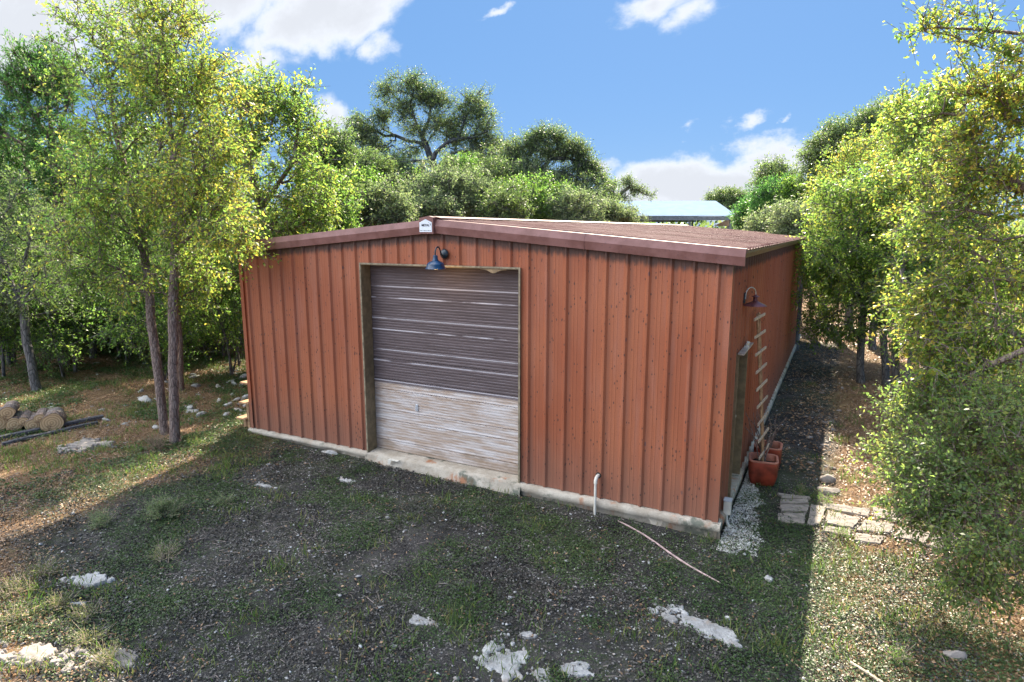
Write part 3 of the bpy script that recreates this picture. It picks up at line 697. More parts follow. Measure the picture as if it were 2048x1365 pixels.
# trellis leaning on the wall
tr = thing('trellis', 'tall narrow wooden trellis with slanted rungs leaning from the pot up the side wall', 'trellis', (9.47, 2.45, .12))
xt = lambda z: 9.475-.095*(z-.2)-9.47
for k, yy_ in enumerate((-.10, .10)):
    q = MB(); q.tube([(xt(.0)-.0, yy_*.55, -.02), (xt(1.2), yy_*.8, 1.2), (xt(2.5), yy_*1.15, 2.50)], .021, 8); q.build('upright', WOODT, tr)
for k in range(9):
    z = .16+k*.285; x = xt(z)+.022; L = .42
    q = MB(); q.prism([(x-.045, -L, z-.022), (x-.027, -L, z-.022), (x-.027, -L, z+.022), (x-.045, -L, z+.022)], (.07, 2*L, 0)); q.build('rung', WOODP, tr)

# carport beyond the shed roof
def V3(p): return np.array(p, float)
e0, e1 = at(1236, 432, 37), at(1475, 432, 37); axu = (e1-e0); axu[2] = 0; Lc = np.linalg.norm(axu); axu /= Lc; dv = np.array([-axu[1], axu[0], 0])
ze = e1[2]; e0 = e1-axu*(Lc+3.5); Lc += 3.5
cp = thing('carport', 'open carport with shiny pale metal roof standing beyond the shed roof', 'carport', (e0+e1)/2*[1, 1, 0]+[0, 0, .3])
cl = np.array(cp.location)
A = e0-cl; A[2] = ze-cl[2]; B = A+axu*Lc; rise = 1.05; run = 4.2
mb = MB()
for (a, b) in ((A, dv*run+(0, 0, rise)),):
    mb.add([a, a+axu*Lc, a+axu*Lc+b, a+b, a+(0, 0, -.03), a+axu*Lc+(0, 0, -.03), a+axu*Lc+b+(0, 0, -.03), a+b+(0, 0, -.03)], [(0, 1, 2, 3), (4, 7, 6, 5), (0, 4, 5, 1), (1, 5, 6, 2), (2, 6, 7, 3), (3, 7, 4, 0)])
a = A+dv*2*run
mb.add([a, a+axu*Lc, a+axu*Lc-dv*run+(0, 0, rise), a-dv*run+(0, 0, rise), ], [(0, 3, 2, 1)])
mb.build('roof', GALV, cp)
for s_ in (0, 2*run):
    q = MB(); a = A+dv*s_+np.array([0, 0, -.04]); q.prism([a, a+dv*.08, a+dv*.08-(0, 0, .22), a-(0, 0, .22)], axu*Lc); q.build('fascia', STEELD, cp)
for k in (0, 1):
    for j in (.03, .35, .74, .97):
        q = MB(); p = A+axu*Lc*j+dv*(.2+k*(2*run-.4)); q.tube([p+(0, 0, -.25), (p[0], p[1], -.6)], .075, 8); q.build('post', STEELD, cp)
q = MB(); a, b, c = at(1428, 452, 40), at(1462, 436, 40), at(1458, 453, 40); q.add([a, b, c, a+(0, .03, 0), b+(0, .03, 0), c+(0, .03, 0)], [(0, 1, 2), (5, 4, 3), (0, 3, 4, 1), (1, 4, 5, 2), (2, 5, 3, 0)])
tag(q.build('shade_sail', TAN), 'tan triangular cloth hanging under the carport roof edge', 'shade sail')

# wooden steps by the left wall
ws = thing('wooden_steps', 'small tan lumber steps against the hidden left wall of the shed', 'steps', (-.30, .35, float(ground(-.3, .3))))
for k, (x, z) in enumerate(((-.1, .20), (.02, .55), (.10, .98))):
    q = MB(); q.box((x-.17, -.30, z), (x+.12, .75, z+.038)); q.build('tread', WOODT, ws, bevel=.004)
for yy_ in (-.22, .68):
    q = MB(); q.box((-.12, yy_-.02, -.02), (-.03, yy_+.02, .199)); q.box((.0, yy_-.021, -.02), (.07, yy_+.021, .549)); q.box((.10, yy_-.022, -.02), (.16, yy_+.022, .979)); q.build('riser_post', WOODT, ws)

# long strip of wood on the ground
def gz(x, y, dz=0): return float(ground(x, y))+dz
q = MB(); pts = []
P0, P1 = gp(1235, 1048), gp(1446, 1174)
for i in range(9):
    t_ = i/8; p = P0*(1-t_)+P1*t_; p = p+np.array([.035*math.sin(t_*5), .03*math.sin(t_*6+1), 0]); pts.append((p[0], p[1], gz(p[0], p[1], .035+.01*math.sin(t_*4))))
q.tube(pts, [.009, .012, .013, .013, .013, .015, .012, .011, .008], 5)
tag(q.build('wood_batten', plain('pinkish_batten', (.42, .30, .28), .8, var=.3, scale=15)), 'long thin pinkish wooden strip lying on the ground by the front corner', 'wood strip')
q = MB(); p = gp(1700, 1330); p2 = gp(1765, 1372); q.tube([(p[0], p[1], p[2]+.03), (p2[0], p2[1], p2[2]+.03)], .016, 6)
tag(q.build('fallen_branch', WOODP), 'short bare stick lying in the sunlit ground at the lower right', 'stick')

# log pile
def log(u, v, r, L, yaw, label, lift=0):
    p = gp(u, v) if lift == 0 else gp(u, v)
    t_ = thing('cut_log', label, 'log', (p[0], p[1], p[2]+r*.93+lift), yaw, 'logs piled at the left')
    rg = np.random.default_rng(int(u*7+v)); n = 22; ph = rg.uniform(0, 6, 4)
    def rr(k, y_): a = 2*math.pi*k/n; return r*(1+.06*math.sin(2*a+ph[0])+.05*math.sin(3*a+ph[1])+.03*math.sin(5*a+ph[2]+y_*3))
    mb = MB(); vs = []; ys_ = np.linspace(0, L, 7)
    for y_ in ys_:
        for k in range(n): a = 2*math.pi*k/n; vs.append((rr(k, y_)*math.cos(a), y_, rr(k, y_)*math.sin(a)))
    mb.add(vs, [(i*n+k, i*n+(k+1) % n, (i+1)*n+(k+1) % n, (i+1)*n+k) for i in range(6) for k in range(n)]); mb.build('bark', BARK_ELM, t_, smooth=True)
    for y_, s_ in ((-.004, 1), (L+.004, -1)):
        mb = MB(); vs = [(rr(k, 0 if s_ > 0 else L)*.965*math.cos(2*math.pi*k/n), y_, rr(k, 0)*.965*math.sin(2*math.pi*k/n)) for k in range(n)]+[(0, y_-.008*s_, 0)]
        mb.add(vs, [(k, (k+1) % n, n) for k in range(n)]); mb.build('cut_end', LOGEND, t_)
YL = R(58)
log(106, 864, .20, .55, YL, 'fat cut log at the right end of the pile, its sawn face towards the yard')
log(-2, 864, .20, .55, YL, 'fat cut log at the left edge of the photo, lowest of the pile')
log(30, 864, .15, .6, YL, 'lower log beside the fat one at the left edge')
log(68, 864, .14, .6, YL, 'lower log touching the fat log at the right end')
log(49, 864, .10, .6, YL, 'thin log resting on the two middle lower logs', .115)
log(83, 864, .10, .55, YL, 'thin log on top, leaning on the fattest right log', .185)
log(20, 864, .13, .6, YL, 'thick log on top at the left of the pile', .27)
for (u0, v0, u1, v1, r, lab) in ((-30, 880, 206, 832, .055, 'upper of two dark wet timbers lying in front of the logs'), (5, 885, 195, 843, .045, 'lower and shorter dark timber lying in front of the logs')):
    a = gp(u0, v0+8); b = gp(u1, v1+6); q = MB(); nn = 7
    q.tube([(a[0]*(1-k/nn)+b[0]*k/nn, a[1]*(1-k/nn)+b[1]*k/nn, gz(a[0]*(1-k/nn)+b[0]*k/nn, a[1]*(1-k/nn)+b[1]*k/nn, r*.8)) for k in range(nn+1)], r, 7)
    tag(q.build('timber_pole', DARKWOOD), lab, 'timber', 'dark timbers by the log pile')
#@@ROCKS
# ------------------------------------------------------------------ vegetation
def leaf_cards(P0, D, size, aspect, rng, up=.6, jit=.25):
    """one rhombus per point: P0 base, D preferred direction"""
    n = len(P0); D = D+rng.normal(0, .55, (n, 3)); D /= np.linalg.norm(D, axis=1)[:, None]+1e-9
    N = rng.normal(0, 1, (n, 3)); N[:, 2] = np.abs(N[:, 2])+up
    S = np.cross(D, N); S /= np.linalg.norm(S, axis=1)[:, None]+1e-9
    NN = np.cross(S, D)
    L = size*rng.uniform(1-jit*1.6, 1+jit*1.3, n)[:, None]; W = L*aspect*rng.uniform(.75, 1.15, (n, 1))
    a = P0; c = P0+D*L-NN*L*.08; m = P0+D*L*.48+NN*L*.05
    V = np.stack([a, m+S*W*.5, c, m-S*W*.5], 1).reshape(-1, 3)
    return V
def leaf_mesh(name, V, m):
    F = np.arange(len(V), dtype=np.int32).reshape(-1, 4)
    return mesh_np(name, V, F, m)
def tubes(A, B, ra, rb, sides):
    n = len(A); d = B-A; L = np.linalg.norm(d, axis=1)[:, None]+1e-9; d = d/L
    ref = np.where(np.abs(d[:, 2:3]) < .9, np.array([[0, 0, 1.]]), np.array([[1., 0, 0]]))
    s = np.cross(d, ref); s /= np.linalg.norm(s, axis=1)[:, None]; t = np.cross(d, s)
    A = A-d*ra[:, None]*.25; B = B+d*rb[:, None]*.25
    a = np.arange(sides)*2*math.pi/sides
    ring = np.cos(a)[None, :, None]*s[:, None]+np.sin(a)[None, :, None]*t[:, None]
    V = np.concatenate([A[:, None]+ring*ra[:, None, None], B[:, None]+ring*rb[:, None, None]], 1).reshape(-1, 3)
    k = np.arange(sides); f = np.stack([k, (k+1) % sides, (k+1) % sides+sides, k+sides], -1)
    F = (f[None]+(np.arange(n)*2*sides)[:, None, None]).reshape(-1, 4)
    return V, F
# ------------------------------------------------------------------ stones and small ground things
def ico(sub):
    import bmesh
    bm = bmesh.new(); bmesh.ops.create_icosphere(bm, subdivisions=sub, radius=1); V = np.array([v.co[:] for v in bm.verts]); F = np.array([[v.index for v in f.verts] for f in bm.faces]); bm.free(); return V, F
IV, IF = ico(3); IV1, IF1 = ico(1); IV2, IF2 = ico(2)
def n3d(V, s, seed): return (fbm(V[:, 0]*s+seed*3.1+V[:, 2]*s*.7, V[:, 1]*s-V[:, 2]*s*.6, seed, 4)-.5)
def rock_mesh(sx, sy, sz, seed, base=None, flat=True):
    V, F = base or (IV, IF); rg = np.random.default_rng(seed); d = V.copy()
    for _ in range(13):      # chop planes for a faceted limestone look
        nrm = rg.normal(0, 1, 3); nrm /= np.linalg.norm(nrm); t_ = rg.uniform(.42, .85); k = d@nrm; d = d-np.outer(np.maximum(0, k-t_), nrm)
    d = d*(1+.35*n3d(V, 1.6, seed)+.18*n3d(V, 5, seed+5))[:, None]
    return d*[sx, sy, sz]
def rock(name, label, x, y, sx, sy, sz, seed, rz=0, group=None, m=None, sink=.25):
    V = rock_mesh(sx, sy, sz, seed); o = link(name, mesh_np(name, V, IF, m or ROCK, True), None, (x, y, float(ground(x, y))+sz*(1-2*sink)*.5)); o.rotation_euler = (0, 0, rz)
    return tag(o, label, 'rock', group)
OUTC = []
def outcrop(label, u, v, rx, ry, seed, rz=0, th=.03, cut=.5, m=None, name='limestone_outcrop', cat='rock'):
    c = gp(u, v); OUTC.append((c[0], c[1], rx*.85, ry*.85, rz)); n = 96; s = np.linspace(-1.25, 1.25, n); X, Y = np.meshgrid(s, s, indexing='ij')
    r = np.sqrt(X**2+Y**2); wx = X*math.cos(rz)*rx-Y*math.sin(rz)*ry; wy = X*math.sin(rz)*rx+Y*math.cos(rz)*ry
    k = .9-r+2.1*(fbm(wx*4.5+seed, wy*4.5, seed, 5)-.5)+1.0*(fbm(wx*17, wy*17+seed, seed+3, 3)-.5)
    H = np.clip((k-.12)*.35, -.10, th*.6)+.016*(fbm(wx*7, wy*7, seed+9, 3)-.5)*(k > .12)
    G = ground(c[0]+wx, c[1]+wy)-c[2]
    V = np.stack([wx, wy, H+G], -1).reshape(-1, 3); i, j = np.meshgrid(np.arange(n-1), np.arange(n-1), indexing='ij'); b = (i*n+j).ravel(); F = np.stack([b, b+n, b+n+1, b+1], -1)
    keep = (k.reshape(-1)[F] > -.0).any(1); F = F[keep]
    o = link(name, mesh_np(name, V, F, m or ROCK, True), None, tuple(c)); return tag(o, label, cat)
outcrop('largest white limestone outcrop flush with the soil at the bottom centre', 1012, 1330, .50, .36, 1, .3)
outcrop('small white limestone patch right of the largest outcrop at the bottom', 1155, 1342, .22, .13, 2, 0)
outcrop('white limestone patch left of centre in the lower shaded yard', 838, 1245, .20, .12, 3, .2)
outcrop('long broken limestone streak near the right edge of the shed shadow', 1420, 1258, .58, .17, 4, -.42)
outcrop('pale stone sliver left of the long limestone streak', 1325, 1232, .22, .07, 5, -.3)
outcrop('bluish limestone slab with twigs at the lower left of the shade', 185, 1166, .36, .17, 6, .35, .07)
outcrop('small bluish stone below the twig covered slab', 162, 1208, .17, .08, 7, .5)
outcrop('flat pale rock half in the sun at the bottom left', 245, 1322, .36, .10, 8, .1, m=FLAG)
outcrop('broad layered pale ledge in the sun at the lower left corner', 70, 1310, .55, .22, 9, .4, .05, m=FLAG)
outcrop('flat tan sandstone slab in the litter below the log pile', 175, 893, .50, .36, 10, .5, .09, m=FLAG)
outcrop('whitish flat stone below the white pipe stub', 690, 962, .16, .09, 11, 0)
outcrop('thin white stone chip right of the bottom outcrop', 1055, 1272, .14, .05, 12, .2)
outcrop('pale stone patch in mid yard under the roll up door', 540, 975, .22, .08, 13, .1)
rock('limestone_rock', 'white concrete chunk lying against the foundation left of the roll up door', *gp(660, 908)[:2], .24, .075, .06, 21, -.05)
rock('limestone_rock', 'white rounded rock alone on the mossy clearing at the left', *gp(291, 803)[:2], .20, .13, .12, 22, .3)
rock('limestone_rock', 'tan boulder on the right near the lower edge of the photo', *gp(1915, 1318)[:2], .13, .09, .08, 23, .2, m=FLAG)
rock('limestone_rock', 'flat tan block edging the path beside the first flagstones', *gp(1655, 985)[:2], .20, .13, .10, 24, .4, m=FLAG)
rock('limestone_rock', 'brown topped stone above the flat tan block at the path edge', *gp(1655, 962)[:2], .16, .12, .10, 25, 1.0, m=FLAG)
rock('limestone_rock', 'white triangular stone in the ground cover near the shadow edge', *gp(1540, 1162)[:2], .075, .06, .05, 26, .2)
rock('limestone_rock', 'small white stone leaning by the limestone streak', *gp(1455, 1240)[:2], .05, .045, .04, 27, .4)
rock('limestone_rock', 'round stone at the foot of the left corner of the foundation', *gp(500, 862)[:2], .11, .09, .07, 28, .4, m=FLAG)
# instanced kinds of rock: shared meshes
RM_ = [mesh_np('rock', rock_mesh(1, rg_, .6, 300+k, (IV2, IF2)), IF2, ROCK, True) for k, rg_ in enumerate((.7, .9, .6, .8, .75, .65))]
rg = random.Random(4); npr = np.random.default_rng(44)
ORD = ['first', 'second', 'third', 'fourth', 'fifth', 'sixth', 'seventh', 'eighth', 'ninth', 'tenth', 'eleventh', 'twelfth', 'thirteenth', 'fourteenth', 'fifteenth', 'sixteenth', 'seventeenth', 'eighteenth', 'nineteenth', 'twentieth', 'twenty first', 'twenty second', 'twenty third', 'twenty fourth', 'twenty fifth', 'twenty sixth', 'twenty seventh', 'twenty eighth']
def scatter_rocks(n, fn, smin, smax, where, group, m=None, nm=3):
    pts = []; tries = 0
    while len(pts) < n and tries < n*50:
        tries += 1; x, y = fn()
        if not (-.3 < x < WID+.4 and -.35 < y < LEN+.3): pts.append((x, y))
    dep = lambda p: (np.array([p[0], p[1], -.2])-CAM)@FW
    ux = lambda p: ((np.array([p[0], p[1], -.2])-CAM)@RT)/dep(p)
    pts.sort(key=dep); per = (len(pts)+nm-1)//nm; band = ['nearest', 'middle', 'farthest']
    for b in range(nm):
        row = sorted(pts[b*per:(b+1)*per], key=ux)
        for k, (x, y) in enumerate(row):
            s = smin+(smax-smin)*rg.random()**2.5; me = RM_[rg.randrange(6)]
            if m: me = FM_[rg.randrange(6)]
            o = link('limestone_rock', me, None, (x, y, float(ground(x, y))+s*.08)); o.scale = (s, s*rg.uniform(.5, 1), s*rg.uniform(.35, .7)); o.rotation_euler = (rg.uniform(-.2, .2), rg.uniform(-.2, .2), rg.uniform(0, 6.3))
            tag(o, '%s from the left in the %s third of the %s' % (ORD[k], band[b], where), 'rock', group)
FM_ = []
for me_ in RM_: c_ = me_.copy(); c_.materials.clear(); c_.materials.append(FLAG); FM_.append(c_)
scatter_rocks(84, lambda: (lambda p: (p[0], p[1]))(gp(rg.uniform(340, 500), 670+170*rg.random()**1.2)), .10, .26, 'rocks left of the shed', 'rocks left of the shed')
scatter_rocks(42, lambda: (lambda p: (p[0], p[1]))(gp(rg.uniform(100, 340), rg.uniform(715, 860))), .06, .16, 'pale rocks by the logs', 'rocks by the log pile')
scatter_rocks(42, lambda: (10.42+rg.gauss(0, .22), rg.uniform(2.4, 11)), .05, .13, 'rocks edging the side path', 'rocks edging the side path', True)
scatter_rocks(24, lambda: (rg.uniform(10.5, 13.2), rg.uniform(2.5, 14)), .05, .12, 'rocks under the right elms', 'rocks under the right elms', True)
scatter_rocks(42, lambda: (rg.uniform(2, 9.5), rg.uniform(-5, -.5)), .025, .07, 'white stones in the shaded yard', 'stones in the shaded yard')
scatter_rocks(24, lambda: (rg.uniform(-4, 3), rg.uniform(-5.5, -.8)), .03, .09, 'pale stones in the left foreground', 'stones in the left foreground')
# flagstones
def flagstone(label, pts, seed, h=.035):
    P_ = [gp(u, v) for u, v in pts]; c = sum(P_)/len(P_); n = len(P_); rgf = np.random.default_rng(seed); ring = []
    for i in range(n):
        a, b = P_[i], P_[(i+1) % n]
        for t_ in np.linspace(0, 1, 7)[:-1]: q = a*(1-t_)+b*t_-c; ring.append(q*(1+rgf.normal(0, .035)))
    m_ = len(ring); vs = []; tz = max(float(q[2]) for q in ring)
    for sc_, z in ((1.0, -.05), (1.0, h*.7), (.97, h), (.6, h+.004), (.25, h+.002)):
        vs += [(q[0]*sc_, q[1]*sc_, q[2]*sc_*.4+z+.004*math.sin(i*1.7+seed)) for i, q in enumerate(ring)]
    vs.append((0, 0, h)); mb = MB(); mb.add(vs, [(i*m_+k, i*m_+(k+1) % m_, (i+1)*m_+(k+1) % m_, (i+1)*m_+k) for i in range(4) for k in range(m_)]+[(4*m_+k, 4*m_+(k+1) % m_, 5*m_) for k in range(m_)])
    return tag(mb.build('flagstone', FLAG, None, loc=tuple(c)), label, 'paving stone', 'flagstones of the side path')
FS = [('front flagstone in the shade, wide with a straight lower edge', [(1555, 1030), (1612, 1030), (1608, 1052), (1555, 1046)]), ('tapering flagstone second from the front in the shade', [(1560, 1012), (1618, 1014), (1614, 1027), (1562, 1026)]),
      ('thin flagstone third from the front in the shade', [(1562, 1003), (1616, 1002), (1617, 1010), (1560, 1010)]), ('rearmost flagstone in the shade, mossy on its left', [(1555, 990), (1620, 997), (1619, 1001), (1564, 1000)]),
      ('sunlit flagstone right beside the shadow edge', [(1622, 1012), (1652, 1018), (1640, 1052), (1614, 1054)]), ('long narrow sunlit flagstone behind the others', [(1640, 1008), (1740, 1022), (1736, 1036), (1650, 1020)]),
      ('triangular pinkish flagstone in the middle of the sunny path', [(1656, 1024), (1722, 1040), (1706, 1060), (1652, 1050)]), ('small flagstone in front of the triangular one', [(1650, 1056), (1702, 1064), (1700, 1076), (1645, 1066)]),
      ('crazed flagstone in the middle of the path near the dappled shade', [(1730, 1042), (1790, 1052), (1778, 1070), (1714, 1064)]), ('flagstone with pale worn top at the dapple edge', [(1745, 1018), (1810, 1032), (1802, 1048), (1748, 1036)]),
      ('flagstone just under the lowest hanging leaves', [(1800, 1056), (1862, 1070), (1850, 1092), (1788, 1076)]), ('large flagstone furthest to the right', [(1868, 1072), (1930, 1082), (1918, 1110), (1856, 1096)]),
      ('flagstone behind the large rightmost one', [(1872, 1040), (1930, 1052), (1925, 1072), (1868, 1064)]), ('small broken flagstone in front of the crazed one', [(1712, 1070), (1772, 1078), (1760, 1092), (1708, 1084)]),
      ('flagstone between path middle and rear row', [(1815, 1030), (1866, 1042), (1860, 1058), (1808, 1050)])]
for k, (lab, pts) in enumerate(FS): flagstone(lab, pts, 400+k)
# loose pebbles
def outside(x, y, m_=.06): return ~((x > -m_) & (x < WID+m_) & (y > -m_) & (y < LEN+m_))
def yard_pts(n, rg_, box=(-6, 13.5, -6.5, 6)):
    x = rg_.uniform(box[0], box[1], n); y = rg_.uniform(box[2], box[3], n); k = outside(x, y, .12); return x[k], y[k]
def pebbles(name, x, y, s, m, label, seed, zs=.6):
    rg_ = np.random.default_rng(seed); n = len(x); B = IV1; m_ = len(B)
    a = rg_.uniform(0, 6.3, n); sx = s*rg_.uniform(.7, 1.3, n); sy = s*rg_.uniform(.5, 1, n); sz = s*rg_.uniform(.2, .55, n)*zs/.6
    jit = rg_.uniform(.45, 1.25, (n, m_, 1)); V = B[None]*jit
    X = V[..., 0]*sx[:, None]; Y = V[..., 1]*sy[:, None]; ca, sa = np.cos(a)[:, None], np.sin(a)[:, None]
    V = np.stack([X*ca-Y*sa+x[:, None], X*sa+Y*ca+y[:, None], V[..., 2]*sz[:, None]+(ground(x, y)+.012+sz*.2)[:, None]], -1).reshape(-1, 3)
    F = (IF1[None]+(np.arange(n)*m_)[:, None, None]).reshape(-1, 3)
    return tag(link(name, mesh_np(name, V, F, m, False)), label, kind='stuff')
x, y = yard_pts(26000, npr, (0, 12.5, -6, 0)); k = fbm(x*1.1, y*1.1, 50)+.35*fbm(x*7, y*7, 51) > .66; k &= (x > 1.5)
x, y = x[k], y[k]; pebbles('gravel', x, y, .004+.022*npr.random(len(x))**5, PEB, 'small pale pebbles scattered over the yard', 60)
x, y = yard_pts(16000, npr, (-8, 13.5, -6, 14)); k = fbm(x*.9, y*.9, 54) > .50; x, y = x[k], y[k]
pebbles('stone_chips', x, y, .008+.03*npr.random(len(x))**3, PEB, 'loose stone chips in the leaf litter around the yard', 61)
n = 9000; t_ = npr.random(n)**1.3; y = -.35+t_*3.4; x = WID+.09+np.abs(npr.normal(0, 1, n))*(.26-.045*y.clip(0, 4)); k = (x < WID+.10+.50-.12*y+.5*(fbm(x*4, y*4, 64)-.5)) & outside(x, y, .085) & (npr.random(n) < .25+1.3*fbm(x*5, y*5, 63)) & (y > -.3+.5*(fbm(x*5, y*0, 65)-.5))
x, y = x[k], y[k]; pebbles('white_gravel', x, y, npr.uniform(.012, .024, len(x)), WPEB, 'strip of white gravel along the corner of the side wall', 62)
#@@FLECK
# low leafy ground cover, dead leaves, twigs, grass
def cards_on_ground(name, x, y, s, m, label, seed, up=1.6, aspect=.6, lift=.012, hmax=.03, tilt=.25):
    rg_ = np.random.default_rng(seed); n = len(x); P_ = np.stack([x, y, ground(x, y)+lift+rg_.random(n)*hmax], -1)
    D = rg_.normal(0, 1, (n, 3)); D[:, 2] = np.abs(D[:, 2])*tilt; V = leaf_cards(P_, D*2.2, s, aspect, rg_, up)
    return tag(link(name, leaf_mesh(name, V, m)), label, kind='stuff')
def clumped(n, box, dens, rg_, per=14, rad=.05):
    cx, cy_ = yard_pts(n//per, rg_, box); k = dens(cx, cy_) > rg_.random(len(cx)); cx, cy_ = cx[k], cy_[k]
    x = (cx[:, None]+rg_.normal(0, rad, (len(cx), per))).ravel(); y = (cy_[:, None]+rg_.normal(0, rad, (len(cy_), per))).ravel(); k = outside(x, y, .07)
    for (ox, oy, rx, ry, rz) in OUTC:
        ex = (x-ox)*math.cos(rz)+(y-oy)*math.sin(rz); ey = -(x-ox)*math.sin(rz)+(y-oy)*math.cos(rz); k &= ((ex/rx)**2+(ey/ry)**2+.5*(rg_.random(len(x))-.5)) > 1
    return x[k], y[k]
def moss_d(x, y):
    d = np.clip((fbm(x*1.3, y*1.3, 70, 4)-.41)*5, 0, 1)*.85
    d = np.maximum(d, .95*np.exp(-(((x-9.7)/1.0)**2+((y+1.0)/1.4)**2)))
    d = np.maximum(d, 1.0*np.exp(-(((x-.3)/1.0)**2+((y+.55)/.5)**2)))
    d = np.maximum(d, .9*np.clip((x-9.4)/.6, 0, 1)*(y < .6)*(.35+fbm(x*2, y*2, 73)))
    pat = fbm(x*.8, y*.8, 75, 3); d = d*np.clip((pat-.30)*5, 0, 1)
    return np.clip(d, 0, 1)
x, y = clumped(620000, (-1, 13, -6, 2.5), moss_d, npr, 14, .05)
cards_on_ground('ground_cover', x, y, .024, LF_MOSS, 'low green leafy weeds spreading over the yard', 71, lift=.008, hmax=.035)
x, y = clumped(300000, (-16, 0, -5, 9), lambda x, y: np.clip((fbm(x*.9, y*.9, 76, 4)-.36)*5, 0, 1)*np.clip((y-.45*x+2.2)/1.2, .25, 1), npr, 16, .07)
cards_on_ground('mossy_weeds', x, y, .045, LF_MOSS, 'patches of moss and weeds on the ground left of the shed', 72, hmax=.05, up=.8)
def lit_d(x, y):
    d = np.maximum(np.clip((1.8-x)/2.2, 0, 1), np.clip((x-10.2)/.8, 0, 1)); d = np.maximum(d, np.clip((-(y+.35*x)-3.4)/1.2, 0, 1)*(x < 5.2))
    return np.clip(d*(.35+.9*fbm(x*1.5, y*1.5, 80)), .05, 1)
x, y = clumped(420000, (-14, 14, -6.5, 8), lit_d, npr, 10, .12)
cards_on_ground('leaf_litter', x, y, .038, LF_LITTER, 'brown dead leaves lying over the ground', 81, hmax=.02, aspect=.5)
x, y = clumped(120000, (-18, 17, 3, 24), lambda x, y: .8+0*x, npr, 10, .25)
cards_on_ground('woodland_litter', x, y, .07, LF_LITTER, 'brown dead leaves on the woodland floor', 82, hmax=.03, aspect=.5)
n = 2200; x, y = yard_pts(n, npr, (-6, 13, -6, 3)); x2 = npr.normal(4.6, 1.3, 500); y2 = npr.normal(-3.2, .9, 500); k = outside(x2, y2, .3); x = np.append(x, x2[k]); y = np.append(y, y2[k])
n = len(x); a = npr.uniform(0, 6.3, n); L = .03+.16*npr.random(n)**2; r_ = .0016+.004*npr.random(n)**2; A = np.stack([x, y, ground(x, y)+.022], -1)
mid = A+np.stack([np.cos(a)*L*.5, np.sin(a)*L*.5, npr.uniform(0, .02, n)], -1); a2 = a+npr.normal(0, .5, n); Bq = mid+np.stack([np.cos(a2)*L*.5, np.sin(a2)*L*.5, -npr.uniform(0, .012, n)], -1)
Va, Fa = tubes(A, mid, r_, r_*.9, 4); Vb, Fb = tubes(mid, Bq, r_*.9, r_*.5, 4)
tag(link('twigs', mesh_np('twigs', np.concatenate([Va, Vb]), np.concatenate([Fa, Fb+len(Va)]), TWIG, True)), 'dry broken twigs littering the yard', kind='stuff')
def grass(name, cs, n, h, label, seed, m, r=.12):
    rg_ = np.random.default_rng(seed); x = np.concatenate([c[0]+rg_.normal(0, r, n) for c in cs]); y = np.concatenate([c[1]+rg_.normal(0, r, n) for c in cs]); k = outside(x, y, .05); x, y = x[k], y[k]; N = len(x)
    P_ = np.stack([x, y, ground(x, y)], -1); D = rg_.normal(0, .45, (N, 3)); D[:, 2] = 1.3; return leaf_cards(P_, D*2, h, .09, rg_, 0, .5)
cs = [gp(rg.uniform(0, 520), rg.uniform(700, 960)) for _ in range(150)]+[gp(rg.uniform(1620, 1900), rg.uniform(760, 1300)) for _ in range(50)]+[gp(rg.uniform(0, 300), rg.uniform(1150, 1365)) for _ in range(10)]+[gp(rg.uniform(400, 1600), rg.uniform(960, 1365)) for _ in range(60)]+[gp(u, 905+(u%7)*3) for u in (8, 20, 35, 50)]*3
V = grass('grass', cs, 60, .10, '', 90, LF_GRASS)
tag(link('grass', leaf_mesh('grass', V, LF_GRASS)), 'short tufts of grass on the ground', kind='stuff')
